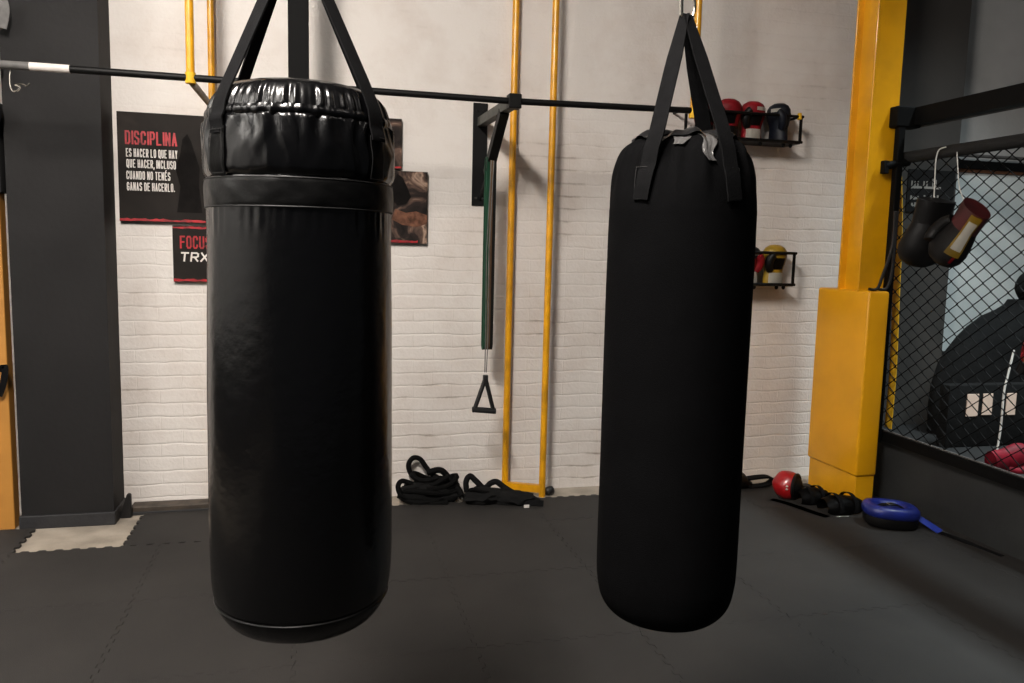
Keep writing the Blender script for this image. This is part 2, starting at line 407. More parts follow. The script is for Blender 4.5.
# ------------------------------------------------------------------ posters
GLYPHS = {                                           # condensed block capitals as strokes in a unit box
 'D': ['0,0 0,1 .7,1 1,.85 1,.15 .7,0 0,0'], 'I': ['.5,0 .5,1'], 'S': ['1,.8 .8,1 .2,1 0,.85 0,.62 1,.4 1,.15 .8,0 .2,0 0,.2'],
 'C': ['1,.75 1,.85 .75,1 .25,1 0,.85 0,.15 .25,0 .75,0 1,.15 1,.25'], 'P': ['0,0 0,1 .75,1 1,.87 1,.57 .75,.44 0,.44'], 'L': ['0,1 0,0 1,0'],
 'N': ['0,0 0,1 1,0 1,1'], 'A': ['0,0 .5,1 1,0', '.2,.28 .8,.28'], 'E': ['1,1 0,1 0,0 1,0', '0,.52 .85,.52'], 'H': ['0,0 0,1', '1,0 1,1', '0,.5 1,.5'],
 'R': ['0,0 0,1 .75,1 1,.87 1,.6 .75,.47 0,.47', '.5,.47 1,0'], 'O': ['.25,0 0,.15 0,.85 .25,1 .75,1 1,.85 1,.15 .75,0 .25,0'], 'Q': ['.25,0 0,.15 0,.85 .25,1 .75,1 1,.85 1,.15 .75,0 .25,0', '.6,.2 1.05,-.1'],
 'U': ['0,1 0,.15 .25,0 .75,0 1,.15 1,1'], 'Y': ['0,1 .5,.5 1,1', '.5,.5 .5,0'], 'T': ['0,1 1,1', '.5,1 .5,0'], 'G': ['1,.75 1,.85 .75,1 .25,1 0,.85 0,.15 .25,0 .75,0 1,.15 1,.48 .55,.48'],
 'F': ['0,0 0,1 1,1', '0,.52 .85,.52'], 'X': ['0,0 1,1', '0,1 1,0'], 'É': ['1,1 0,1 0,0 1,0', '0,.52 .85,.52', '.35,1.14 .75,1.3'], ',': ['.5,.05 .2,-.18'], '.': ['.5,0 .5,.06'], ' ': []}
def text_mesh(bm, txt, x0, x1, zbase, zcap, y, bold=0.2, slant=0.0):
    H = zcap-zbase; adv = {'I': 0.38, ',': 0.34, '.': 0.34, ' ': 0.5}
    tot = sum(adv.get(c, 1.0) for c in txt); pitch = (x1-x0)/tot; th = H*bold; lw = pitch*0.82-th; x = x0; nseg = 0
    for c in txt:
        a = adv.get(c, 1.0)*pitch
        for st in GLYPHS[c]:
            P = [tuple(float(v) for v in q.split(',')) for q in st.split()]
            Q = []
            for u, v in P:
                z = zbase+th/2+v*(H-th); xx = x+th/2+u*lw if adv.get(c, 1.0) == 1.0 else x+a*0.40+(u-0.5)*lw*0.6
                Q.append((xx+slant*(z-zbase), z))
            for (xa, za), (xb, zb) in zip(Q, Q[1:]):
                dx_, dz_ = xb-xa, zb-za; L_ = math.hypot(dx_, dz_) or 1; ux, uz = dx_/L_*th*0.42, dz_/L_*th*0.42; nx, nz = -dz_/L_*th/2, dx_/L_*th/2
                nseg += 1; yy_ = y-3e-5*(nseg % 9)
                bm.faces.new([bm.verts.new((px_, yy_, pz_)) for px_, pz_ in ((xa-ux-nx, za-uz-nz), (xb+ux-nx, zb+uz-nz), (xb+ux+nx, zb+uz+nz), (xa-ux+nx, za-uz+nz))])
        x += a
def poster(name, label, x0, x1, z0, z1, face, cat='poster'):
    t = thing(name, label, cat, ((x0+x1)/2, WY-0.015, z0))
    bm = BM(); box(bm, x0, x1, WY-0.028, WY-0.0005, z0, z1, 0.002, 1); obj('canvas', bm, 'canvas', t, False)
    bm = BM(); box(bm, x0+0.001, x1-0.001, WY-0.0292, WY-0.027, z0+0.001, z1-0.001); obj('print', bm, face, t, False)
    return t
FY = WY-0.0302
def flat_poly(bm, pts, y):
    bm.faces.new([bm.verts.new((x, y, z)) for x, z in pts])
def stripe(x0, x1, z0, z1, parent, seed):
    bm = BM(); rnd = random.Random(seed); n = 24
    lo, hi = [], []
    for k in range(n+1):
        x = x0+(x1-x0)*k/n
        lo.append(bm.verts.new((x, FY-0.0003, z0+rnd.uniform(0, 0.2)*(z1-z0)))); hi.append(bm.verts.new((x, FY-0.0003, z1-rnd.uniform(0, 0.45)*(z1-z0))))
    for k in range(n): bm.faces.new((lo[k], lo[k+1], hi[k+1], hi[k]))
    obj('red_stripe', bm, 'redink', parent, False)
def figure_print(parent, pts, seed, material='figure', y=FY):
    bm = BM(); flat_poly(bm, pts, y-0.0001); obj('figure_print', bm, material, parent, False)

t = poster('poster', 'large dark poster headed DISCIPLINA in red capitals, left of the glossy bag', -1.009, -0.572, 1.604, 2.18, 'poster')
figure_print(t, [(-0.72, 1.66), (-0.70, 1.80), (-0.725, 1.90), (-0.70, 1.96), (-0.685, 2.05), (-0.66, 2.08), (-0.64, 2.04), (-0.62, 1.97), (-0.60, 1.90), (-0.605, 1.80), (-0.59, 1.66)], 1)
bm = BM()
a, b = at(125, 144, FY), at(178, 133, FY); text_mesh(bm, 'DISCIPLINA', a.x, b.x, a.z, a.z+0.072, FY-0.0006, 0.125)
o = obj('heading', bm, 'redink', t, False)
bm = BM()
for s, xa, xb, yb, yt in (('ES HACER LO QUE HAY', 126, 178, 156.5, 149.2), ('QUE HACER, INCLUSO', 126.5, 176.5, 167.3, 160.2), ('CUANDO NO TENÉS', 126.5, 171, 179, 172), ('GANAS DE HACERLO.', 127, 175, 190.3, 183.3)):
    a, b = at(xa, yb, FY), at(xb, yb, FY); text_mesh(bm, s, a.x, b.x, a.z, a.z+0.044, FY-0.0006, 0.115)
obj('lettering', bm, 'whiteink', t, False)
stripe(-1.007, -0.574, 1.606, 1.624, t, 3)
t = poster('poster', 'smaller dark poster reading FOCUS in red, below the DISCIPLINA poster', -0.747, -0.33, 1.283, 1.59, 'poster')
bm = BM(); a = at(180, 248.5, FY); text_mesh(bm, 'FOCUS', a.x, a.x+0.165, a.z, a.z+0.07, FY-0.0006, 0.125); obj('heading', bm, 'redink', t, False)
bm = BM(); a = at(180, 261.5, FY); text_mesh(bm, 'TRX', a.x, a.x+0.155, a.z, a.z+0.052, FY-0.0006, 0.17, 0.12); obj('lettering', bm, 'whiteink', t, False)
stripe(-0.745, -0.332, 1.285, 1.302, t, 4); stripe(-0.745, -0.332, 1.572, 1.588, t, 5)
t = poster('poster', 'narrow dark picture whose edge shows beside the top of the glossy bag', 0.11, 0.494, 1.945, 2.23, 'photo')
stripe(0.112, 0.492, 1.952, 1.962, t, 6)
t = poster('poster', 'dark picture of training athletes with red bottom strip, right of the glossy bag', 0.21, 0.646, 1.523, 1.938, 'photo')
stripe(0.212, 0.59, 1.526, 1.545, t, 7)
figure_print(t, [(0.44, 1.66), (0.46, 1.72), (0.52, 1.70), (0.58, 1.71), (0.645, 1.69), (0.645, 1.64), (0.58, 1.62), (0.5, 1.63)], 3, 'skinink')
figure_print(t, [(0.42, 1.80), (0.44, 1.86), (0.47, 1.92), (0.50, 1.90), (0.53, 1.84), (0.55, 1.79), (0.52, 1.75), (0.47, 1.74)], 2)

# ------------------------------------------------------------------ pull-up bar, brackets, pipes
BY, BZ = 4.03, 2.25
t = thing('pull_up_bar', 'long black pull-up bar with white tape running in front of the brick wall', 'pull-up bar', (0.2, BY, BZ))
bm = BM(); tube(bm, [(-1.9, BY, BZ+0.004), (-1.05, BY, BZ), (0.985, BY, BZ-0.004), (1.965, BY, BZ+0.012)], 0.0165, 16); obj('bar', bm, 'steel', t)
bm = BM(); tube(bm, [(-1.206, BY, BZ), (-1.046, BY, BZ)], 0.0182, 16); obj('white_tape', bm, 'tape', t)['label'] = 'white tape wrap'
bm = BM(); tube(bm, [(-1.32, BY, BZ), (-1.206, BY, BZ)], 0.0180, 16); obj('grey_tape', bm, 'greytape', t)['label'] = 'grey tape wrap'

t = thing('bar_bracket', 'black steel wall bracket carrying the pull-up bar beside the yellow pipes', 'bracket', (0.945, WY, 1.755))
bm = BM(); box(bm, 0.912, 0.998, WY-0.012, WY-0.0005, 1.757, 2.352, 0.002, 1); obj('wall_plate', bm, 'steel', t, False)
bm = BM(); beam(bm, (0.962, WY-0.012, 2.243), (0.985, BY+0.03, 2.243), 0.05, 0.05); obj('arm', bm, 'greensteel', t, False)
bm = BM(); box(bm, 0.953, 1.018, BY-0.03, BY+0.035, 2.208, 2.28, 0.004, 1); obj('bar_socket', bm, 'steel', t, False)
bm = BM(); beam(bm, (0.978, 4.22, 2.225), (0.962, 4.52, 1.93), 0.05, 0.045); beam(bm, (0.962, 4.52, 1.93), (0.958, WY-0.01, 1.80), 0.008, 0.03); obj('brace', bm, 'steel', t, False)
for z in (2.31, 1.80):
    for x in (0.935, 0.975):
        bm = BM(); tube(bm, [(x, WY-0.018, z), (x, WY-0.01, z)], 0.007, 8); obj('bolt', bm, 'chrome' if z < 2 else 'steel', t)

# yellow bar supports: ceiling pipe, wall pipe and slanting arm
def bar_support(x, label, full):
    t = thing('bar_support', label, 'pipe support', (x, BY, BZ), 'yellow supports of the pull-up bar')
    bm = BM(); tube(bm, [(x, BY, BZ-0.02), (x, BY, 4.2)], 0.019, 14); obj('drop_pipe', bm, 'yellowpipe', t)
    bm = BM(); tube(bm, [(x, BY, BZ-0.026), (x, BY, BZ+0.022)], 0.0235, 14); obj('collar', bm, 'wyellow', t)
    if full:
        bm = BM(); tube(bm, [(x+0.005, BY+0.01, BZ-0.02), (x+0.014, 4.69, BZ-0.02)], 0.016, 12); obj('arm', bm, 'olive', t)
        bm = BM(); tube(bm, [(x+0.016, 4.70, 0.012), (x+0.016, 4.70, 4.2)], 0.0185, 14); obj('wall_pipe', bm, 'yellowpipe', t)
bar_support(-0.545, 'yellow bar support with a drop pipe and wall pipe above the DISCIPLINA poster', True)
bar_support(1.972, 'yellow drop pipe ending on the pull-up bar behind the matte bag straps', False)

t = thing('pipe_frame', 'tall yellow pipe frame with two uprights standing against the white wall between the bags', 'pipe frame', (1.25, 4.62, 0.0))
P1, P2 = (1.145, 4.69), (1.355, 4.585)
bm = BM(); tube(bm, [(*P1, 0.02), (*P1, 4.2)], 0.0205, 14); obj('upright', bm, 'yellowpipe', t)
bm = BM(); tube(bm, [(*P2, 0.0), (*P2, 4.2)], 0.0205, 14); obj('upright', bm, 'yellowpipe', t)
bm = BM(); beam(bm, (P1[0], P1[1], 0.05), (P2[0], P2[1], 0.05), 0.035, 0.045); obj('foot_bar', bm, 'yellowpipe', t, False)
bm = BM(); lump(bm, (1.405, 4.60, 0.03), (0.035, 0.03, 0.03), 3, 0.2, 2); obj('rubber_foot', bm, 'plastic', t)

# black upright behind the glossy bag
t = thing('steel_post', 'black square steel post rising behind the glossy bag', 'post', (-0.055, 4.1, 0))
bm = BM(); px = at(298.5, 40, 4.08).x; box(bm, px-0.048, px+0.048, 4.06, 4.15, 0.012, 4.2, 0.004, 1); obj('post', bm, 'jet', t, False)
bm = BM(); box(bm, px-0.09, px+0.09, 4.02, 4.19, 0.012, 0.02, 0.002, 1); obj('base_plate', bm, 'jet', t, False)

# ------------------------------------------------------------------ bands and handle hanging from the bracket
def band_loop(name, label, material, x, y, ztop, zbot, hw, width, thick):
    pts = []
    for k in range(13): a = PI*k/12; pts.append((x, y-hw*math.cos(a), ztop+hw*math.sin(a)))
    for k in range(13): a = PI*k/12; pts.append((x, y+hw*math.cos(a), zbot-hw*1.3*math.sin(a)))
    pts.append(pts[0])
    bm = BM(); ribbon(bm, pts, (1, 0.25, 0), width, thick)
    return tag(obj(name, bm, material), label, 'resistance band', 'resistance bands on the bracket')
band_loop('resistance_band', 'green resistance band, leftmost of those looped over the bracket brace', 'greenband', 0.946, 4.46, 1.985, 0.965, 0.026, 0.023, 0.006)
band_loop('resistance_band', 'brown resistance band hanging between the green and black ones', 'brownband', 0.962, 4.44, 1.975, 0.96, 0.020, 0.019, 0.006)
band_loop('resistance_band', 'black resistance band, rightmost of those hanging from the bracket', 'blackband', 0.980, 4.46, 2.00, 0.965, 0.026, 0.024, 0.006)
hy = 4.34
A = at(485.5, 376, hy); Bq = at(474.5, 409.5, hy); Cq = at(493.5, 411, hy); Tq = at(487, 330, hy)
t = thing('cable_attachment', 'black triangular pull handle hanging on a thin cord below the bands', 'exercise grip', A)
bm = BM()
for dx in (-0.007, 0.007): tube(bm, [(A.x+dx*0.6, hy, A.z+0.02), (Tq.x+dx, hy, 1.0), (Tq.x+dx, hy+0.02, 1.5), (0.955+dx, 4.37, 1.985)], 0.0028, 6)
obj('cord', bm, 'greytape', t)
bm = BM(); tube(bm, [A+Vector((0, 0, -0.012)), Bq], 0.0125, 10); obj('side_arm', bm, 'plastic', t)
bm = BM(); tube(bm, [A+Vector((0, 0, -0.012)), Cq], 0.0125, 10); obj('side_arm', bm, 'plastic', t)
bm = BM(); tube(bm, [Bq+Vector((-0.012, 0, 0)), Bq, Cq, Cq+Vector((0.012, 0, 0))], 0.0165, 12); obj('grip', bm, 'foam', t)
bm = BM(); box(bm, A.x-0.014, A.x+0.014, hy-0.012, hy+0.012, A.z-0.04, A.z+0.006, 0.004, 2); obj('clip', bm, 'plastic', t)

# ------------------------------------------------------------------ heavy bags
def fold(th, n, seed, sharp=1.0):
    """irregular pleats around the bag"""
    s = 0
    for k, (f, am) in enumerate(((n, 0.5), (n*1.37, 0.35), (n*0.61, 0.4))):
        ff = round(f); ph = noise.noise(Vector((seed*7.3+k, 0.3, 1.1)))*9
        wv = 0.8*noise.noise(Vector((math.cos(th)*1.3+seed, math.sin(th)*1.3, k)))
        s += am*math.sin(ff*th+ph+wv*3)
    return s
def smooth(a, b, x):
    t = max(0, min(1, (x-a)/(b-a))); return t*t*(3-2*t)
def profile(points, step=0.006):
    P = catmull([(q[0], 0, q[1]) for q in points], 10); out = [(max(P[0].x, 0), P[0].z)]; acc = 0
    for a, b in zip(P, P[1:]):
        d = (b-a).length; n = max(1, int(d/step))
        for k in range(1, n+1): q = a+(b-a)*k/n; out.append((max(q.x, 0), q.z))
    return out
def chain(bm, x, y, z0, z1, R_=0.022, r_=0.004):
    n = max(1, int((z1-z0)/(R_*2.05)))
    for k in range(n):
        z = z0+(z1-z0)*(k+0.5)/n
        torus(bm, (x, y, z), R_*0.62, r_, 'Y' if k % 2 else 'X', 14, 6, (1, 1.75))

# --- glossy bag
LX, LY, LR = -0.027, 1.882, 0.2
def crease(th, z, fa, fz, seed):
    return 1-2*abs(noise.noise(Vector((math.cos(th)*fa+seed, math.sin(th)*fa, z*fz+seed*2))))
def ldisp(th, z, rr):
    d = 0
    g = smooth(1.50, 1.56, z)*(1-smooth(1.575, 1.58, z))                 # puckers under the band
    d += 0.0011*g*fold(th, 46, 2)
    u = smooth(1.634, 1.66, z)*(1-smooth(1.756, 1.766, z))               # gathered section
    up = smooth(1.66, 1.76, z)
    d += u*(0.0058*up*fold(th+0.25*noise.noise(Vector((th*1.5, z*9, 3))), 27, 3) + 0.0046*crease(th, z, 3.4, 6.0, 3) + 0.0034*crease(th+2.2*z, z, 5.0, 8, 7) - 0.002)
    d += -0.005*math.exp(-((z-1.637)/0.005)**2)
    pz = math.exp(-((z-1.766)/0.006)**2); d += -0.005*pz + 0.003*pz*fold(th, 33, 8)
    tp = smooth(1.770, 1.782, z)*(1-smooth(1.806, 1.83, z))               # puckers of the top
    d += tp*0.0032*fold(th, 50, 9)
    tq = smooth(1.79, 1.815, z); d += tq*0.003*crease(th, rr*6, 2.4, 3, 5)
    b = 1-smooth(1.45, 1.57, z)
    d += b*0.0020*noise.noise(Vector((math.cos(th)*1.7, math.sin(th)*1.7, z*2.4))) + b*0.0006*noise.noise(Vector((math.cos(th)*6, math.sin(th)*6, z*9)))
    d += -0.0035*math.exp(-((z-0.690)/0.005)**2)
    return d*min(1, rr/0.1)
t = thing('punching_bag', 'large glossy black vinyl punching bag with a seamed band, hanging at left', 'punching bag', (LX, LY, 0.64))
lprof = profile([(0, 0.612), (0.09, 0.614), (0.148, 0.627), (0.184, 0.659), (0.201, 0.710), (0.206, 0.80), (0.2055, 1.0), (0.203, 1.3), (0.2005, 1.5), (0.2, 1.6), (0.203, 1.69), (0.1985, 1.752), (0.194, 1.778), (0.184, 1.804), (0.164, 1.827), (0.125, 1.841), (0.06, 1.846), (0, 1.846)], 0.0055)
bm = BM(); lathe(bm, lprof, 420, (LX, LY, 0), ldisp); body = obj('bag_body', bm, 'vinyl', t)
def lsurf(th, z, off=0.0):
    rr = LR
    for (r0, z0), (r1, z1) in zip(lprof, lprof[1:]):
        if z0 <= z <= z1 and r1 > 0.03: rr = r0+(r1-r0)*(z-z0)/max(1e-6, z1-z0)
    rr += max(0, ldisp(th, z, rr)) + off
    return Vector((LX+rr*math.sin(th), LY-rr*math.cos(th), z))
bm = BM()
def bandf(z, th):
    e = math.sin(PI*(z-1.576)/(1.634-1.576)); rr = LR+0.0022+0.0025*max(0, e)**0.4+0.0014*fold(th, 15, 4+2*z)*max(0, e)
    return Vector((LX+rr*math.sin(th), LY-rr*math.cos(th), z))
surf(bm, bandf, lin_space(1.576, 1.634, 14), lin_space(0, 2*PI, 241)[:-1], True); obj('seamed_band', bm, 'band', t)
for z in (1.576, 1.634):
    bm = BM(); tube(bm, [(LX+0.2025*math.sin(a), LY-0.2025*math.cos(a), z) for a in lin_space(0, 2*PI, 121)[:-1]], 0.0016, 6, True); obj('band_seam', bm, 'blackthread', t)
bm = BM(); tube(bm, [(LX+0.1985*math.sin(a), LY-0.1985*math.cos(a), 0.690) for a in lin_space(0, 2*PI, 121)[:-1]], 0.0022, 6, True); obj('bottom_seam', bm, 'band', t)
# drawn lacing flap around the top
bm = BM()
def flapf(z, th):
    rr = 0.1955+0.0042*math.sin(PI*(z-1.757)/0.021)+0.0022*fold(th, 33, 8)+0.0012*fold(th, 70, 2); return Vector((LX+rr*math.sin(th), LY-rr*math.cos(th), z+0.0012*fold(th, 9, 6)+0.001*fold(th, 31, 3)))
surf(bm, flapf, lin_space(1.757, 1.778, 9), lin_space(0, 2*PI, 301)[:-1], True); obj('lacing_flap', bm, 'vinyl', t)

def bag_strap(t, cx, cy, surf_fn, az, z_patch0, z_patch1, rim, apex, width, tilt=0.0, spread=0.006, zs=None, pm='web'):
    """webbing from its sewn patch over the rim to the apex; az in radians"""
    tang = Vector((math.cos(az), math.sin(az), 0)); outw = Vector((math.sin(az), -math.cos(az), 0))
    pts = []
    for z in lin_space(zs or z_patch0, rim[0][1], 9): pts.append(surf_fn(az+tilt*(z-z_patch0), z, 0.0055))
    for rr, z in rim[1:]: ae = az+tilt*(z-z_patch0); pts.append(Vector((cx+rr*math.sin(ae), cy-rr*math.cos(ae), z)))
    ap = Vector(apex)+tang*0+outw*spread
    a = pts[-1]
    for k in range(1, 9): pts.append(a+(ap-a)*k/8)
    n = len(pts); ws = []; wd = []
    for i in range(n):
        f = max(0, (i-(n-4))/3); ws.append(width*(1-0.35*f)); wd.append(tang)
    bm = BM(); ribbon(bm, pts, wd, ws, 0.0035)
    s = obj('strap', bm, 'web', t)
    bm = BM()
    half = width/2*1.12/LR
    surf(bm, lambda z, th: surf_fn(az+th, z, 0.003), lin_space(z_patch0-0.004, z_patch1, 10), lin_space(-half, half, 9))
    bmesh.ops.solidify(bm, geom=bm.faces, thickness=0.002)
    pt = obj('strap_patch', bm, pm, s)
    bm = BM()
    zc = z_patch0; h2 = half*0.86
    loops = [surf_fn(az-h2, z, 0.0062) for z in lin_space(z_patch0, z_patch1-0.006, 6)] + [surf_fn(az+th, z_patch1-0.006, 0.0062) for th in lin_space(-h2, h2, 5)] + [surf_fn(az+h2, z, 0.0062) for z in lin_space(z_patch1-0.006, z_patch0, 6)]
    loops += [surf_fn(az+th, z_patch0, 0.0062) for th in lin_space(h2, -h2, 5)]
    tube(bm, loops, 0.0009, 5); obj('stitching', bm, 'blackthread', s)
    return s
LAP = (-0.034, 1.882, 2.174)
for az, sw in ((-52, 0.044), (50, 0.044), (119, 0.036), (-127, 0.034)):
    bag_strap(t, LX, LY, lsurf, math.radians(az), 1.642, 1.735, [(0.2, 1.765), (0.199, 1.785), (0.188, 1.812), (0.169, 1.850)], LAP, sw, 0, 0.006, 1.722, 'band')
bm = BM(); torus(bm, (LAP[0], LAP[1], 2.176), 0.026, 0.006, 'Y', 24, 8, (0.8, 1.3)); obj('carabiner', bm, 'chrome', t)
bm = BM(); chain(bm, LAP[0], LAP[1], 2.196, 4.2); obj('hanging_chain', bm, 'chrome', t)

# --- matte bag
RX, RY, RR = 0.869, 1.812, 0.175
VIEW_AZ = -math.atan2(RX, RY)        # azimuth that faces the camera
def rdisp(th, z, rr):
    d = 0
    u = smooth(1.60, 1.74, z); d += u*(0.006*fold(th, 11, 12) + 0.003*fold(th, 23, 14))*(1-smooth(1.76, 1.80, z))
    tp = smooth(1.715, 1.76, z); d += tp*0.010*fold(th, 10, 15)*smooth(0.05, 0.15, rr)
    b = 1-smooth(1.5, 1.65, z)
    d += b*(0.0020*noise.noise(Vector((math.cos(th)*1.4+4, math.sin(th)*1.4, z*1.5))))
    d += 0.0006*math.exp(-((z-1.60)/0.004)**2)
    return d*min(1, rr/0.1)
t = thing('punching_bag', 'narrower matte black fabric punching bag hanging at right from webbing straps', 'punching bag', (RX, RY, 0.6))
rprof = profile([(0, 0.578), (0.08, 0.580), (0.128, 0.592), (0.158, 0.622), (0.171, 0.668), (0.175, 0.74), (0.175, 1.0), (0.176, 1.3), (0.176, 1.5), (0.175, 1.6), (0.171, 1.66), (0.163, 1.70), (0.148, 1.735), (0.122, 1.762), (0.08, 1.779), (0.04, 1.783), (0, 1.783)], 0.0055)
bm = BM(); lathe(bm, rprof, 360, (RX, RY, 0), rdisp); obj('bag_body', bm, 'cordura', t)
def rsurf(th, z, off=0.0):
    rr = RR
    for (r0, z0), (r1, z1) in zip(rprof, rprof[1:]):
        if z0 <= z <= z1 and r1 > 0.02: rr = r0+(r1-r0)*(z-z0)/max(1e-6, z1-z0)
    rr += max(0, rdisp(th, z, rr)) + off
    return Vector((RX+rr*math.sin(th), RY-rr*math.cos(th), z))
# crumpled shiny closure flap on top
def capf(rr, th):
    k = smooth(0.02, 0.11, rr); zt = 1.76
    for (r0, z0), (r1, z1) in zip(rprof, rprof[1:]):
        if z0 > 1.72 and r1 <= rr <= r0: zt = z0+(z1-z0)*(r0-rr)/max(1e-6, r0-r1); break
    z = zt+0.005+0.009*k*fold(th, 10, 15)+0.004*k*fold(th, 7, 21)+0.0035*k*crease(th, rr*9, 2.6, 3, 4)
    return Vector((RX+rr*math.sin(th), RY-rr*math.cos(th), z))
bm = BM(); surf(bm, capf, lin_space(0.004, 0.128, 24), lin_space(0, 2*PI, 201)[:-1], True); obj('top_flap', bm, 'nylon', t)
for va, hw, z0, z1 in ((-6, 13, 1.745, 1.780), (21, 10, 1.708, 1.782)):   # rim folds, satin sheen painted in as pale grey
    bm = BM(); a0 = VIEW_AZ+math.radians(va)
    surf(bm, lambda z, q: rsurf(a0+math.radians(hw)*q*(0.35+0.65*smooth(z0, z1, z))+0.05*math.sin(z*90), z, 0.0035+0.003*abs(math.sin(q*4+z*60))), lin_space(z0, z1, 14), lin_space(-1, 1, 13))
    bmesh.ops.solidify(bm, geom=bm.faces, thickness=0.002); obj('sheen_fold', bm, 'lining', t)
RAP = (0.858, 1.817, 2.062)
for az, tl in ((-57, 0.9), (14, -0.9), (134, 0.0), (-174, 0.0)):
    bag_strap(t, RX, RY, rsurf, math.radians(az), 1.622, 1.700, [(0.175, 1.70), (0.170, 1.735), (0.158, 1.772)], RAP, 0.040, tl)
bm = BM(); torus(bm, (RAP[0]+0.004, RAP[1], 2.083), 0.022, 0.0038, 'Y', 24, 8, (0.8, 1.5)); tube(bm, [(RAP[0]-0.012, RAP[1], 2.06), (RAP[0]-0.014, RAP[1], 2.1)], 0.005, 8); obj('carabiner', bm, 'chrome', t)
bm = BM(); chain(bm, RAP[0]+0.004, RAP[1], 2.108, 4.2, 0.024, 0.0045); obj('hanging_chain', bm, 'brass', t)

# ------------------------------------------------------------------ boxing gloves
GP = [(z_, x_*1.08, y_, d_) for z_, x_, y_, d_ in ((0.000, 0.060, 0.042, 0), (0.030, 0.060, 0.043, 0), (0.065, 0.057, 0.042, 0), (0.082, 0.057, 0.042, 0), (0.105, 0.062, 0.048, 0.0), (0.140, 0.071, 0.055, -0.003), (0.175, 0.076, 0.061, -0.006), (0.205, 0.072, 0.060, -0.008), (0.228, 0.058, 0.050, -0.008), (0.243, 0.034, 0.030, -0.006), (0.248, 0.002, 0.002, -0.005))]
def gpt(u, th, off=0):
    z = max(0, min(0.248, u))
    for a, b in zip(GP, GP[1:]):
        if a[0] <= z <= b[0]:
            f = (z-a[0])/(b[0]-a[0]); rx, ry, dy = (a[k]+(b[k]-a[k])*f for k in (1, 2, 3)); break
    return Vector(((rx+off)*math.sin(th), dy-(ry+off)*math.cos(th), z))
GZ = [0, 0.01, 0.03, 0.05, 0.065, 0.08, 0.09, 0.105, 0.12, 0.14, 0.16, 0.175, 0.19, 0.205, 0.218, 0.228, 0.236, 0.243, 0.246, 0.248]
def glove(label, loc, rot, mats, group, thumb=-1, scale=1.0, cat='boxing glove', name='boxing_glove', tilt=(0, 0)):
    """mats: mitt, thumb, cuff, panel, cuff label (None = absent)"""
    t = thing(name, label, cat, loc, group, (tilt[0], tilt[1], rot)); t.scale = (scale,)*3
    ths = lin_space(0, 2*PI, 37)[:-1]
    bm = BM(); V = surf(bm, gpt, [z for z in GZ if z >= 0.08], ths, True); bm.faces.new(V[-1]); obj('mitt', bm, mats[0], t, local=True)
    bm = BM(); V = surf(bm, lambda u, th: gpt(u, th, 0.002), [0, 0.004, 0.03, 0.06, 0.082], ths, True); bm.faces.new(V[0][::-1]); obj('cuff', bm, mats[2], t, local=True)
    s = thumb
    bm = BM(); pts = catmull([(s*0.044, -0.026, 0.085), (s*0.060, -0.036, 0.115), (s*0.064, -0.046, 0.150), (s*0.052, -0.058, 0.180), (s*0.044, -0.062, 0.190)], 5)
    n = len(pts); tube(bm, pts, [0.021*(0.75+0.5*math.sin(PI*min(1, 0.15+0.75*k/(n-1))))*(1 if k < n-2 else 0.55 if k < n-1 else 0.15) for k in range(n)], 14); obj('thumb', bm, mats[1], t, local=True)
    if mats[3]:
        bm = BM(); surf(bm, lambda u, th: gpt(u, th, 0.003), lin_space(0.095, 0.165, 6), lin_space(-0.6, 0.5, 8)); bmesh.ops.solidify(bm, geom=bm.faces, thickness=0.002); obj('panel', bm, mats[3], t, local=True)
    if mats[4]:
        bm = BM(); surf(bm, lambda u, th: gpt(u, th, 0.0045), lin_space(0.012, 0.075, 6), lin_space(-0.9, 0.7, 9)); bmesh.ops.solidify(bm, geom=bm.faces, thickness=0.002); obj('cuff_label', bm, mats[4], t, local=True)
    if len(mats) > 5 and mats[5]:
        bm = BM(); surf(bm, lambda u, th: gpt(u, th, 0.003), lin_space(0.185, 0.206, 4), lin_space(-0.1, 0.75, 6)); bmesh.ops.solidify(bm, geom=bm.faces, thickness=0.002); obj('logo_patch', bm, mats[5], t, local=True)
    return t
def glove_rack(label, x0, x1, z0, z1, y0, tagged):
    t = thing('glove_rack', label, 'rack', ((x0+x1)/2, WY, z0), 'wall racks for gloves')
    bm = BM(); box(bm, x0, x1, y0, WY-0.001, z0-0.008, z0, 0.002, 1); obj('shelf', bm, 'steel', t, False)
    bm = BM(); tube(bm, [(x0, y0, z1), (x1+0.012, y0, z1)], 0.009, 10); obj('front_rail', bm, 'steel', t)
    bm = BM(); tube(bm, [(x0, y0, z0+0.004), (x1+0.012, y0, z0+0.004)], 0.009, 10); obj('bottom_rail', bm, 'steel', t)
    for x in (x0+0.005, x1-0.004):
        bm = BM(); beam(bm, (x, y0, z0), (x, y0, z1+0.008), 0.014, 0.014, (0, 1, 0)); obj('post', bm, 'steel', t, False)
        bm = BM(); beam(bm, (x, y0, z1), (x, WY-0.001, z1), 0.012, 0.012); obj('side_arm', bm, 'steel', t, False)
    for x in (x0+0.12, x1-0.26, x1-0.10, x1-0.05):
        bm = BM(); lump(bm, (x, y0+0.03, z0-0.016), (0.012, 0.012, 0.014), 2, 0.1, 2); obj('foot_knob', bm, 'steel', t)
    if tagged:
        bm = BM(); box(bm, x1-0.026, x1-0.008, y0-0.013, y0+0.012, z1-0.02, z1+0.022, 0.003, 1); obj('yellow_tape', bm, 'wyellow', t, False)
    return t
RKY = 4.56
glove_rack('upper black wire glove rack on the white wall, near the yellow column', 2.18, 2.972, 2.212, 2.372, RKY, True)
glove_rack('lower black wire glove rack on the white wall, behind the matte bag', 2.30, 2.985, 1.318, 1.522, RKY, False)
gy = 4.64; G1, G2 = 'gloves on the upper rack', 'gloves on the lower rack'
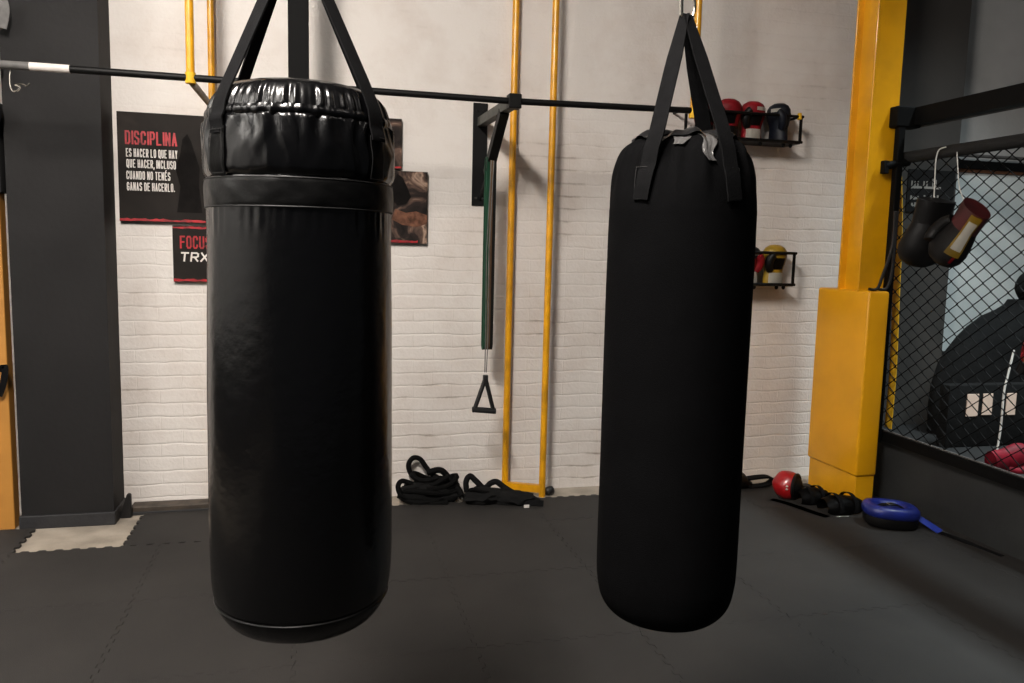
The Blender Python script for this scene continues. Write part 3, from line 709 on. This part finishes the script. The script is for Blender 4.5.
glove('dark red and black boxing glove, leftmost showing on the upper rack', (2.345, gy, 2.212), 0.3, ('gred', 'gred', 'gblack', 'gblack', None), G1, -1, 1.02)
glove('red and black boxing glove partly behind the strap on the upper rack', (2.505, gy, 2.212), -0.25, ('gred', 'gblack', 'gblack', 'gblack', None), G1, -1, 1.02)
glove('red boxing glove with white cuff label, between the other gloves on the upper rack', (2.672, gy, 2.212), 0.0, ('gred', 'gblack', 'gred', 'gblack', 'gwhite', 'gwhite'), G1, -1)
glove('dark navy boxing glove at the right end of the upper rack', (2.862, gy, 2.212), -1.25, ('gnavy', 'gnavy', 'gnavy', None, None, 'gwhite'), G1, 1)
glove('red and white boxing glove on the lower rack, half hidden behind the matte bag', (2.70, gy, 1.318), -0.1, ('gblack', 'gred', 'gwhite', 'gred', 'gwhite', 'gwhite'), G2, 1)
glove('yellow and black boxing glove at the right end of the lower rack', (2.885, gy, 1.318), 0.1, ('gyellow', 'gblack', 'gyellow', 'gblack', 'gwhite', 'gblack'), G2, -1, 1.04)

# ------------------------------------------------------------------ yellow column with pad
t = thing('steel_column', 'tall yellow painted steel column standing beside the fighting cage', 'column', (3.24, 4.25, 0))
bm = BM()                                            # H section
for y0, y1 in ((4.15, 4.162), (4.335, 4.347)): box(bm, 3.158, 3.345, y0, y1, 1.2, 4.2, 0.001, 1)
box(bm, 3.20, 3.212, 4.162, 4.335, 1.2, 4.2)
obj('shaft', bm, 'yellow', t, False)
bm = BM(); box(bm, 3.170, 3.298, 4.062, 4.53, 0.0, 1.2, 0.004, 1); obj('plinth', bm, 'yellow', t, False)
bm = BM(); box(bm, 3.157, 3.303, 4.05, 4.543, 0.192, 1.31, 0.016, 3); pd = obj('pad', bm, 'pad', t); pd['label'] = 'thick yellow vinyl pad wrapped round the lower column'

# ------------------------------------------------------------------ fighting cage
CX = 3.40
t = thing('cage_fence', 'black chain-link cage panel with padded rails at right', 'cage', (CX, 4.0, 0.4))
Y0, Y1 = 4.20, 1.2
bm = BM(); beam(bm, (CX+0.03, 4.17, 2.33), (CX+0.03, Y1, 2.33), 0.06, 0.10); obj('top_rail', bm, 'jet', t, False)
bm = BM(); tube(bm, [(CX, 4.13, 2.098), (CX, Y1, 2.098)], 0.034, 14); obj('rail', bm, 'foam', t)
bm = BM(); tube(bm, [(CX+0.09, 4.17, 2.29), (CX+0.09, Y1, 2.29)], 0.012, 8); obj('rail_tube', bm, 'greytape', t)
bm = BM(); beam(bm, (CX, 4.22, 0.425), (CX, Y1, 0.39), 0.05, 0.06); obj('bottom_rail', bm, 'jet', t, False)
bm = BM(); beam(bm, (CX, 4.20, 0.458), (CX, Y1, 0.423), 0.012, 0.006); obj('rail_edge', bm, 'greytape', t, False)
bm = BM(); box(bm, 3.308, 3.350, 4.085, 4.128, 0.39, 2.38, 0.006, 2); obj('post', bm, 'jet', t, False)
bm = BM(); box(bm, 3.285, 3.45, 4.08, 4.17, 2.265, 2.385, 0.008, 2); obj('clamp', bm, 'jet', t, False)
bm = BM(); tube(bm, [(3.24, 4.105, 2.04), (3.40, 4.105, 2.07)], 0.024, 12); box(bm, 3.225, 3.26, 4.085, 4.125, 1.995, 2.07, 0.004, 1); obj('clamp', bm, 'jet', t)
bm = BM(); pch = 0.054; rows = int((2.075-0.46)/0.040); cols = int((4.19-Y1)/pch)
for k in range(cols):
    pts = []
    for j in range(rows+1):
        s = (j+k) % 2
        pts.append((CX+(0.0025 if s else -0.0025), 4.185-(k+s)*pch, 0.455+j*(2.075-0.455)/rows))
    tube(bm, pts, 0.0042, 5)
obj('wire_mesh', bm, 'jet', t)
bm = BM()
for x in (-0.03, 0.03): tube(bm, catmull([(3.315+x*0.2, 4.07, 1.78), (3.31+x*0.2, 4.065, 1.58), (3.285+x, 4.07, 1.40), (3.26+x, 4.075, 1.325), (3.21+x, 4.085, 1.322)], 5), 0.009, 8)
obj('tie_cable', bm, 'plastic', t)

# yellow strap hung over the cage rail
a = atx(898, 118, CX+0.05); pts = [atx(x, y, CX+0.045) for x, y in ((897, 119), (897.5, 160), (899, 220), (896, 300), (893, 370), (888, 428))]
bm = BM(); ribbon(bm, catmull(pts, 6), (0, 1, 0.0), 0.06, 0.004)
pts = [atx(x, y, CX+0.04) for x, y in ((899, 120), (895, 138), (891, 152))]
ribbon(bm, pts, (0, 1, 0.3), 0.022, 0.004)
bmesh.ops.recalc_face_normals(bm, faces=bm.faces)
tag(obj('strap', bm, 'wyellow'), 'long yellow webbing strap hanging behind the mesh beside the cage post', 'strap')
bm = BM(); ribbon(bm, catmull([atx(x, y, CX+0.08) for x, y in ((904, 168), (906, 190), (905, 215), (903, 235))], 5), (0, 1, 0), 0.05, 0.004)

# boxing gloves tied to the cage
def tied_glove(label, px_base, px_tip, X, mats, thumb, scale, roll):
    a, b = atx(*px_base, X), atx(*px_tip, X)
    ax = (b-a); sc = ax.length/0.248*scale; zz = ax.normalized()
    view = (a-Vector((0, 0, EYE))).normalized(); yy = (view-zz*view.dot(zz)).normalized(); xx = yy.cross(zz)
    R = Matrix((xx, yy, zz)).transposed() @ Matrix.Rotation(roll, 3, 'Z')
    t = glove(label, a, 0, mats, 'pair of gloves tied to the cage', thumb)
    t.rotation_euler = R.to_euler(); t.scale = (sc,)*3
    return t
tied_glove('all black boxing glove tied to the cage mesh, left of the labelled one', (937, 200), (918, 262), 3.30, ('gblack', 'gblack', 'gblack', None, None), 1, 1.08, 2.6)
g = tied_glove('black boxing glove with red and yellow trim and white label, tied to the mesh', (977, 208), (941, 262), 3.27, ('gblack', 'gblack', 'gmaroon', None, None), 1, 1.0, 0.9)
bm = BM(); surf(bm, lambda u, th: gpt(u, th, 0.004), lin_space(0.006, 0.17, 12), lin_space(-1.45, -0.65, 8)); bmesh.ops.solidify(bm, geom=bm.faces, thickness=0.002); obj('cuff_label', bm, 'gyellow', g, local=True)
bm = BM(); surf(bm, lambda u, th: gpt(u, th, 0.0062), lin_space(0.03, 0.145, 12), lin_space(-1.33, -0.77, 8)); bmesh.ops.solidify(bm, geom=bm.faces, thickness=0.002); lb = obj('white_label', bm, 'gwhite', g, local=True)
bm = BM(); surf(bm, lambda u, th: gpt(u, th, 0.003), lin_space(0.085, 0.2, 10), lin_space(-1.3, -1.15, 3)); bmesh.ops.solidify(bm, geom=bm.faces, thickness=0.002); obj('red_trim', bm, 'gred', g, local=True)
bm = BM(); tube(bm, catmull([atx(x, y, 3.345) for x, y in ((946, 147), (939, 150), (936, 160), (935, 176), (934, 198))], 6), 0.0035, 6)
tag(obj('cord', bm, 'cord'), 'white cord looped over the cage rail above the tied gloves', 'cord')
bm = BM(); tube(bm, catmull([atx(x, y, 3.345) for x, y in ((957, 152), (958, 170), (960, 190), (968, 208))], 6), 0.003, 6)
tag(obj('cord', bm, 'cord'), 'thin white cord hanging down to the red and yellow trimmed glove', 'cord')

# sign on the pilaster behind the mesh: rows of small pale print too blurred to read
a, b = at(908, 172, 4.55), at(952, 206, 4.55)
t = thing('wall_sign', 'small dark sign with blurred white print on the pilaster behind the cage', 'sign', ((a.x+b.x)/2, 4.548, b.z))
bm = BM(); box(bm, a.x, b.x, 4.542, 4.5495, b.z-0.05, a.z+0.02, 0.001, 1); obj('panel', bm, 'darkpaint', t, False)
rnd = random.Random(5)
for (x0, x1, y0, y1, n) in ((911, 941, 178, 188, 10), (910, 940, 195, 199, 9), (911, 926, 202, 206, 5), (933, 941, 200, 204, 3)):
    bm = BM(); q0 = at(x0, y1, 4.5412); q1 = at(x1, y1-0.8, 4.5412); box(bm, q0.x, q1.x, 4.541, 4.5425, q0.z, q1.z)
    for k in range(n):
        if rnd.random() < 0.15: continue
        q0 = at(x0+(x1-x0)*k/n, y1, 4.541); q1 = at(x0+(x1-x0)*(k+0.62)/n, y0+rnd.uniform(0, 0.35)*(y1-y0), 4.541)
        box(bm, q0.x, q1.x, 4.5405, 4.5425, q0.z-0.003, q1.z)
    obj('print', bm, 'greyink', t, False)

# pale board with dark frame behind the cage
a, b = at(963, 168, 4.70), at(940, 352, 4.70)
t = thing('wall_board', 'pale board with a black top frame on the wall behind the cage', 'board', (5.2, 4.70, 0.87))
bm = BM(); box(bm, 4.17, 6.4, 4.697, 4.7145, 0.865, 2.15, 0.002, 1); obj('panel', bm, 'board', t, False)
bm = BM(); box(bm, 4.16, 6.42, 4.67, 4.7145, 2.13, 2.185, 0.003, 1); obj('top_frame', bm, 'steel', t, False)
bm = BM(); box(bm, 4.16, 6.42, 4.685, 4.7145, 2.105, 2.13, 0.001, 1); obj('brown_edge', bm, 'brown', t, False)
bm = BM(); tube(bm, [(4.16, 4.66, 2.215), (6.42, 4.66, 2.215)], 0.012, 8); obj('rail', bm, 'greytape', t)

# black training dummy behind the mesh
DY = 4.28
def dx(px, py): return at(px, py, DY)
cxd = dx(1028, 400).x
t = thing('training_dummy', 'black human-shaped training dummy with head and sloping shoulders behind the mesh', 'training dummy', (cxd, DY, PZ))
prof = []
for px, py in ((926, 470), (927, 440), (929, 410), (934, 385), (942, 365), (952, 350), (962, 338), (973, 328), (988, 318), (1001, 311), (1009, 305), (1012, 300)):
    q = dx(px, py); prof.append((cxd-q.x, q.z))
z_low = prof[0][1]
prof = [(prof[0][0], PZ), (prof[0][0], PZ+0.02)] + [q for q in prof if q[1] > PZ+0.03]
bm = BM(); rows = []
for rr, z in prof:
    dep = min(0.24, rr*0.62)
    rows.append([bm.verts.new((cxd+rr*math.cos(a)*(1+0.02*math.sin(5*a+z*6)), DY+dep*math.sin(a)*(1+0.05*math.sin(7*a+z*4)), z)) for a in lin_space(0, 2*PI, 49)[:-1]])
for A_, B_ in zip(rows, rows[1:]):
    for k in range(48): bm.faces.new((A_[k], A_[(k+1) % 48], B_[(k+1) % 48], B_[k]))
bm.faces.new(rows[0][::-1]); bm.faces.new(rows[-1]); obj('torso', bm, 'cloth', t)
hc = dx(1030, 292)
bm = BM(); g = bmesh.ops.create_uvsphere(bm, u_segments=28, v_segments=20, radius=1)
for v in g['verts']:
    n = v.co.copy(); jaw = 1-0.22*smooth(0.0, -1.0, n.z) if False else 1-0.22*max(0, -n.z)
    v.co = Vector((hc.x+n.x*0.088*jaw, DY-0.01+n.y*0.105*jaw-0.015*max(0, -n.z), hc.z+0.02+n.z*0.125))
nose = (hc.x, DY-0.115, hc.z+0.005); lump(bm, nose, (0.014, 0.02, 0.026), 1, 0.05, 2)
for sx in (-1, 1): lump(bm, (hc.x+sx*0.086, DY, hc.z+0.01), (0.012, 0.022, 0.034), 2, 0.1, 2)
obj('head', bm, 'cloth', t)
# low black crate with pale panels
c0, c1 = at(958, 392, 3.92), at(1022, 418, 3.92)
t = thing('storage_crate', 'low black crate with three pale labels, in front of the training dummy', 'crate', ((c0.x+c1.x)/2+0.1, 3.98, PZ))
ct = c0.z+0.04
bm = BM(); box(bm, c0.x-0.06, c0.x+0.62, 3.92, 4.0, PZ, ct, 0.01, 2); obj('crate_body', bm, 'cloth', t)
for xa, xb, ya, yb in ((965.5, 979, 394, 416.5), (981.5, 993, 393.5, 415), (1005, 1016.5, 393, 415)):
    p0, p1 = at(xa, yb, 3.918), at(xb, ya, 3.918)
    bm = BM(); box(bm, p0.x, p1.x, 3.914, 3.9205, p0.z, p1.z, 0.001, 1); obj('pale_label', bm, 'pale', t, False)['label'] = 'pale rectangular label'
# gloves inside the cage
g = glove('red and yellow boxing glove cut by the right picture edge, behind the mesh', atx(1025, 374, 3.50), 0, ('gred', 'gyellow', 'gblack', 'gyellow', None), 'gloves inside the cage', -1, 0.80, tilt=(0.2, 0.1))
q = Vector((4.25, 3.92, 0.07))
q = atx(1006, 464, 3.60)
g = glove('crimson boxing glove lying low at the foot of the cage', (q.x-0.10, q.y, PZ+0.05), 0, ('crimson', 'crimson', 'crimson', None, None), 'gloves inside the cage', 1, 0.95, tilt=(0.0, PI/2-0.15))
bm = BM(); tube(bm, catmull([at(x, y, 3.60) for x, y in ((1014, 350), (1008, 375), (1004, 392), (1001, 425), (998, 445), (995, 462))], 6), 0.006, 7)
tag(obj('cord', bm, 'cord'), 'frayed white cord hanging inside the cage above the crimson glove', 'cord')

# ------------------------------------------------------------------ gear on the floor
Z0 = 0.012
def coil(bm, c, rx, ry, z, n, rad, seed, tiltx=0.0):
    rnd = random.Random(seed); pts = []
    ph = rnd.uniform(0, 6)
    for k in range(int(n*18)):
        a = 2*PI*k/18+ph; f = 1+0.12*math.sin(a*0.37+seed); zz = z+0.022*(k/18)+0.014*math.sin(a*2.3+seed)
        pts.append((c[0]+rx*f*math.cos(a), c[1]+ry*f*math.sin(a), max(rad, zz+tiltx*math.cos(a))))
    tube(bm, pts, rad, 8)
t = thing('battle_rope', 'heap of black battle rope with a raised loop against the white wall', 'rope', (0.66, 4.62, 0))
bm = BM()
coil(bm, (0.66, 4.60), 0.155, 0.075, 0.02, 3.2, 0.016, 1); coil(bm, (0.70, 4.60), 0.12, 0.06, 0.07, 3, 0.015, 2, 0.02); coil(bm, (0.60, 4.60), 0.09, 0.055, 0.05, 2.5, 0.015, 5)
coil(bm, (0.665, 4.62), 0.10, 0.05, 0.12, 1.6, 0.015, 6, -0.02)
P = lambda x, y, Y: at(x, y, Y)
tube(bm, catmull([P(417, 480, 4.63), P(411, 474, 4.66), P(408.5, 465, 4.67), P(413, 458, 4.68), P(420, 459, 4.68), P(426, 467, 4.67), P(433, 475, 4.65), P(444, 483, 4.62)], 6), 0.0155, 10)
tube(bm, catmull([P(412, 484, 4.60), P(402, 481, 4.60), P(398, 487, 4.58), P(402, 496, 4.56), P(414, 499, 4.55), P(430, 503, 4.52), P(448, 503, 4.50)], 6), 0.0150, 10)
tube(bm, catmull([P(427, 473, 4.64), P(440, 470, 4.63), P(449, 478, 4.62), P(458, 489, 4.56), P(462, 497, 4.5)], 6), 0.019, 10)
obj('rope', bm, 'rope', t)
bm = BM(); lump(bm, (0.66, 4.60, 0.06), (0.17, 0.085, 0.075), 4, 0.3, 3, 2.2, 0, Z0*0.2); lump(bm, (0.76, 4.585, 0.05), (0.10, 0.07, 0.05), 5, 0.3, 3, 2.4, 0, 0.002); obj('rope_sleeve', bm, 'cloth', t)
bm = BM()
for k in range(7): torus(bm, (0.83+0.012*k, 4.52-0.005*k, 0.03+0.006*(k % 3)), 0.012, 0.003, 'YX'[k % 2], 12, 6)
obj('chain', bm, 'chrome', t)

t = thing('suspension_harness', 'black training harness with looped strap and small white label, by the yellow pipe frame', 'harness', (1.08, 4.45, 0.012))
bm = BM()
tube(bm, catmull([P(467, 492, 4.55), P(466, 482, 4.56), P(470, 476, 4.57), P(476, 481, 4.56), P(484, 488, 4.54), P(491, 483, 4.54), P(497, 482, 4.53), P(505, 488, 4.51), P(516, 494, 4.48), P(530, 497, 4.45), P(539, 502, 4.42)], 6), 0.018, 10)
obj('looped_strap', bm, 'web', t)
bm = BM(); lump(bm, (0.99, 4.50, 0.045), (0.15, 0.075, 0.052), 7, 0.35, 3, 2.4, 0.1, 0.013); lump(bm, (1.14, 4.46, 0.04), (0.13, 0.07, 0.045), 8, 0.35, 3, 2.4, -0.2, 0.013); obj('padding', bm, 'cloth', t)
bm = BM(); ribbon(bm, catmull([(1.07, 4.44, 0.035), (1.15, 4.42, 0.03), (1.24, 4.39, 0.03), (1.30, 4.365, 0.03)], 5), (0, 0.3, 1), 0.034, 0.02); obj('belt', bm, 'web', t)
q = at(526.5, 507, 4.36); bm = BM(); box(bm, q.x-0.016, q.x+0.016, q.y-0.003, q.y+0.003, q.z-0.012, q.z+0.013, 0.001, 1); obj('label_tag', bm, 'whiteink', t, False)['label'] = 'small white label'
bm = BM(); coil(bm, (0.95, 4.50), 0.07, 0.045, 0.06, 1.7, 0.011, 3); obj('cord_coil', bm, 'rope', t)

# sandbag half hidden behind the matte bag
t = thing('sandbag', 'black training sandbag with handle lying behind the foot of the matte bag', 'sandbag', (2.62, 4.50, 0.012))
bm = BM()
rows = []
for x, rr in ((2.30, 0.02), (2.32, 0.07), (2.40, 0.088), (2.52, 0.088), (2.62, 0.082), (2.68, 0.062), (2.72, 0.036), (2.74, 0.026)):
    rows.append([bm.verts.new((x, 4.52+rr*math.cos(a), 0.012+rr*0.8+rr*0.8*math.sin(a))) for a in lin_space(0, 2*PI, 25)[:-1]])
for A_, B_ in zip(rows, rows[1:]):
    for k in range(24): bm.faces.new((A_[k], A_[(k+1) % 24], B_[(k+1) % 24], B_[k]))
bm.faces.new(rows[0]); bm.faces.new(rows[-1][::-1]); obj('sack', bm, 'gblack', t)
bm = BM(); ribbon(bm, catmull([(2.70, 4.50, 0.075), (2.78, 4.50, 0.082), (2.86, 4.51, 0.078), (2.895, 4.515, 0.055), (2.86, 4.51, 0.03), (2.78, 4.505, 0.022), (2.70, 4.50, 0.03)], 6), (0, 1, 0), 0.06, 0.012); obj('handle', bm, 'web', t)

# red head guard and black pads
hc = at(787, 490, 4.27); t = thing('head_guard', 'red head guard with black inside lying on the floor left of the column', 'head guard', (hc.x, 4.27, 0.012))
R0 = 0.088; cz = 0.012+R0*0.95
bm = BM(); g = bmesh.ops.create_uvsphere(bm, u_segments=40, v_segments=28, radius=R0)
op = Vector((0.62, -0.78, 0.0)).normalized()
for v in g['verts']:
    n = v.co.normalized(); v.co *= 1+0.06*math.sin(3*n.x*2+n.z*4)*0.4
dl = [v for v in bm.verts if v.co.normalized().dot(op) > 0.62]; bmesh.ops.delete(bm, geom=dl, context='VERTS')
bmesh.ops.solidify(bm, geom=bm.faces, thickness=0.014); bmesh.ops.translate(bm, verts=bm.verts, vec=(hc.x, 4.27, cz)); obj('shell', bm, 'gredgloss', t)
bm = BM(); lump(bm, (hc.x+op.x*0.03, 4.27+op.y*0.03, cz+op.z*0.03), (0.065, 0.065, 0.066), 3, 0.1, 3); obj('lining', bm, 'gblack', t)
bm = BM(); rr = R0*1.0
ring = []; e1 = op.orthogonal().normalized(); e2 = op.cross(e1)
for k in range(30): a = 2*PI*k/30; ring.append(Vector((hc.x, 4.27, cz))+op*(R0*0.60)+(e1*math.cos(a)+e2*math.sin(a))*R0*0.80)
tube(bm, ring, 0.012, 8, True); obj('padded_rim', bm, 'gblack', t)
for z_, s in ((0.25, 1), (0.05, -1)):
    d = Vector((-0.55, -0.80, z_-0.1)).normalized(); q = Vector((hc.x, 4.27, cz))+d*(R0+0.001)
    bm = BM(); lump(bm, q, (0.010, 0.006, 0.006), 1, 0.1, 2); obj('logo_patch', bm, 'gwhite', t)
def shin(label, px0, px1, Y, rad, seed):
    a, b = at(*px0, Y), at(*px1, Y); t = thing('shin_guard', label, 'shin guard', ((a.x+b.x)/2, Y, 0.012), 'black guards heaped by the column')
    bm = BM(); d = b-a; L = d.length; n = Vector((0, 0, 1)); rows = []
    s = Vector((d.y, -d.x, 0)).normalized()
    for k in range(13):
        f = k/12; wd = rad*(0.55+0.5*math.sin(PI*(0.12+0.8*f))); c_ = a+d*f; c_.z = 0.013+rad*0.45
        rows.append([bm.verts.new(Vector((c_.x, c_.y, 0.013+max(0, c_.z-0.013+0.0+wd*0.9*math.sin(a_)+0.01*noise.noise(Vector((f*5, a_, seed))))))+s*wd*1.1*math.cos(a_)) for a_ in lin_space(-0.5, PI+0.5, 15)])
    for A_, B_ in zip(rows, rows[1:]):
        for j in range(14): bm.faces.new((A_[j], A_[j+1], B_[j+1], B_[j]))
    bmesh.ops.solidify(bm, geom=bm.faces, thickness=0.012); obj('shell', bm, 'gblack', t)
    bm = BM()
    for f in (0.3, 0.7):
        c_ = a+d*f; pts = [Vector((c_.x, c_.y, 0.018+rad*0.45+(rad*1.05)*math.sin(a_)))+s*rad*1.2*math.cos(a_) for a_ in lin_space(-0.3, PI+0.3, 14)]
        ribbon(bm, pts, d.normalized(), 0.026, 0.004)
    obj('strap', bm, 'web', t)
    return t
shin('black shin guard on the floor touching the red head guard', (797, 500), (825, 503), 4.17, 0.062, 1)
shin('black shin guard next to the blue pad at the foot of the column', (822, 512), (858, 516), 3.98, 0.070, 2)
bm = BM(); ribbon(bm, catmull([at(x, y, Y_) for x, y, Y_ in ((771, 500, 4.26), (785, 504, 4.18), (800, 509, 4.08), (816, 515, 3.97), (828, 518, 3.9))], 6), (0.35, 1, 0), 0.055, 0.008)
for v in bm.verts: v.co.z = max(v.co.z, 0.013)
tag(obj('belt', bm, 'web'), 'flat black strap lying in front of the head guard and shin guards', 'belt')
bm = BM()
for k in range(5): q = at(837+2.6*k, 519+0.4*k, 3.88); torus(bm, (q.x, q.y, 0.018), 0.007, 0.0025, 'Z', 10, 6)
tag(obj('chain', bm, 'chrome'), 'short bright chain on the floor before the black shin guards', 'chain')

# blue pad with strap
q = at(889, 528, 3.72); bx, by = q.x, 3.72
t = thing('belly_pad', 'blue padded shield with black base lying on the floor right of the column', 'pad', (bx, by, 0.012))
def padf(k, th, s=1.0):
    # superellipse ring k: 0 outer bottom -> 1 centre top
    r_, z = k
    c_, s_ = math.cos(th), math.sin(th); e = 0.75
    x = math.copysign(abs(c_)**e, c_)*0.150*r_; y = math.copysign(abs(s_)**e, s_)*0.12*r_
    xr = x*math.cos(-0.35)-y*math.sin(-0.35); yr = x*math.sin(-0.35)+y*math.cos(-0.35)
    return Vector((bx+xr, by+yr, z+0.012+0.02*(x/0.15)*-0.3))
ths = lin_space(0, 2*PI, 49)[:-1]
bm = BM(); V = surf(bm, padf, [(0.93, 0.062), (0.98, 0.068), (1.0, 0.085), (0.98, 0.104), (0.90, 0.118), (0.76, 0.124), (0.60, 0.121), (0.50, 0.112), (0.42, 0.098), (0.1, 0.092)], ths, True); bm.faces.new(V[-1]); bm.faces.new(V[0][::-1]); obj('cushion', bm, 'blue', t)
bm = BM(); V = surf(bm, padf, [(0.86, 0.006), (0.93, 0.02), (0.94, 0.05), (0.92, 0.066)], ths, True); bm.faces.new(V[0][::-1]); bm.faces.new(V[-1]); obj('base', bm, 'gblack', t)
bm = BM(); ribbon(bm, catmull([(bx-0.07, by+0.03, 0.112), (bx-0.03, by+0.015, 0.128), (bx+0.03, by-0.005, 0.128), (bx+0.07, by-0.02, 0.11)], 5), (0.3, 1, 0), 0.035, 0.006); h = obj('handle', bm, 'web', t)
bm = BM(); box(bm, bx-0.018, bx+0.022, by-0.012, by+0.02, 0.130, 0.136, 0.002, 1); obj('buckle', bm, 'chrome', h, False)
bm = BM(); pts = catmull([(bx+0.12, by-0.06, 0.075), (bx+0.16, by-0.11, 0.045), (bx+0.19, by-0.17, 0.018)], 5); ribbon(bm, pts, (0.6, 0.6, 0.5), 0.04, 0.005)
obj('blue_strap', bm, 'bluestrap', t)
bm = BM(); pts = catmull([(bx+0.19, by-0.17, 0.017), (bx+0.215, by-0.28, 0.015), (bx+0.235, by-0.42, 0.015), (bx+0.25, by-0.52, 0.0145)], 5); ribbon(bm, pts, (1, 0.2, 0), [0.045]*8+[0.03]*8, 0.003); obj('black_strap', bm, 'web', t)

# ------------------------------------------------------------------ left edge
t = thing('rack_post', 'ochre rack post with black sleeve at the left picture edge', 'post', (-1.55, 4.54, 0.0))
bm = BM(); box(bm, -1.588, -1.508, 4.50, 4.58, 0.0, 2.9, 0.005, 2); obj('post', bm, 'ochre', t, False)
bm = BM(); box(bm, -1.60, -1.492, 4.485, 4.595, 1.72, 2.16, 0.01, 2); obj('sleeve', bm, 'foam', t)
bm = BM(); lump(bm, (-1.49, 4.42, 2.10), (0.035, 0.05, 0.07), 3, 0.2, 3); lump(bm, (-1.485, 4.42, 2.32), (0.035, 0.04, 0.05), 4, 0.2, 3); obj('clamp', bm, 'plastic', t)
bm = BM(); ribbon(bm, catmull([at(1, 372, 4.46), at(4, 366, 4.45), at(5, 372, 4.45), at(3, 385, 4.46), at(-1, 396, 4.47)], 6), (1, 0, 0.3), 0.03, 0.006); obj('hook_strap', bm, 'web', t)
bm = BM(); ribbon(bm, catmull([at(3, 0, 4.44), at(5, 12, 4.44), at(2, 28, 4.44)], 5), (1, 0, 0), 0.04, 0.004)
tag(obj('strap', bm, 'greytape'), 'short grey strap at the upper left picture corner', 'strap')
bm = BM()
tube(bm, catmull([at(x, y, 4.05) for x, y in ((11, 67), (10, 80), (12, 90), (17, 91), (20, 87), (15, 85), (22, 84), (27, 86), (30, 83))], 5), 0.0035, 6)
tag(obj('wire_hook', bm, 'chrome'), 'bent metal wire hook hanging from the taped left end of the bar', 'hook')
t = thing('threshold_board', 'dark wooden board lying at the wall foot beneath the DISCIPLINA poster', 'board', (-0.72, 4.66, 0))
bm = BM(); box(bm, -0.985, -0.46, 4.635, 4.735, 0.0, 0.045, 0.005, 2); obj('board', bm, 'wood', t, False)
bm = BM(); box(bm, -0.985, -0.46, 4.625, 4.636, 0.0, 0.018, 0.002, 1); obj('lip', bm, 'trim', t, False)
bm = BM()
q = [at(x, y, 4.60) for x, y in ((120, 519), (132, 517), (131, 494), (127, 494))]
v0 = [bm.verts.new((c_.x, 4.585, max(0.0, c_.z))) for c_ in q]; v1 = [bm.verts.new((c_.x, 4.618, max(0.0, c_.z))) for c_ in q]
bm.faces.new(v0); bm.faces.new(v1[::-1])
for k in range(4): bm.faces.new((v0[k], v0[(k+1) % 4], v1[(k+1) % 4], v1[k]))
bmesh.ops.bevel(bm, geom=list(bm.edges), offset=0.004, segments=2, affect='EDGES')
tag(obj('wedge', bm, 'plastic'), 'small black wedge upright on the floor at the corner of the left pilaster', 'wedge')

# ------------------------------------------------------------------ light
def tube_lamp(name, loc, size, power, col, tilt=0.0, yaw=0.0):
    d = bpy.data.lights.new(name, 'AREA'); d.shape = 'RECTANGLE'; d.size, d.size_y = size; d.energy = power; d.color = col
    o = bpy.data.objects.new(name, d); C.objects.link(o); o.location = loc; o.rotation_euler = (tilt, 0, yaw); return o
WARM = (1.0, 0.925, 0.855); COOL = (0.84, 0.96, 1.0); NEUT = (1.0, 0.95, 0.9)
tube_lamp('lamp_main', (-0.85, 1.2, 4.1), (0.16, 2.0), 430, WARM, 0.45, 0.18)
tube_lamp('lamp_right', (2.1, 1.4, 4.1), (0.16, 2.0), 12, WARM, 0.45)
tube_lamp('lamp_left_added', (-2.6, 1.4, 3.9), (1.6, 0.2), 260, NEUT, 0.95, PI/2)  # added lamp, washes the unseen left wall for the glossy bag's sheen
tube_lamp('lamp_rear_fill', (-2.3, -0.6, 4.1), (0.2, 1.2), 40, NEUT, 0.2)  # added fill light behind the camera, no known fixture
lc = tube_lamp('lamp_cage', (4.02, 2.7, 4.1), (0.16, 1.8), 75, COOL, 0.0); lc.data.spread = math.radians(84)

W = bpy.data.worlds.new('room_ambient'); SC.world = W; W.use_nodes = True
W.node_tree.nodes['Background'].inputs['Color'].default_value = (0.9, 0.95, 1.0, 1)
W.node_tree.nodes['Background'].inputs['Strength'].default_value = 0.05
vs = SC.view_settings
vs.view_transform = 'Standard'; vs.look = 'None'; vs.gamma = 1.0; vs.use_curve_mapping = False; vs.exposure = 0.0
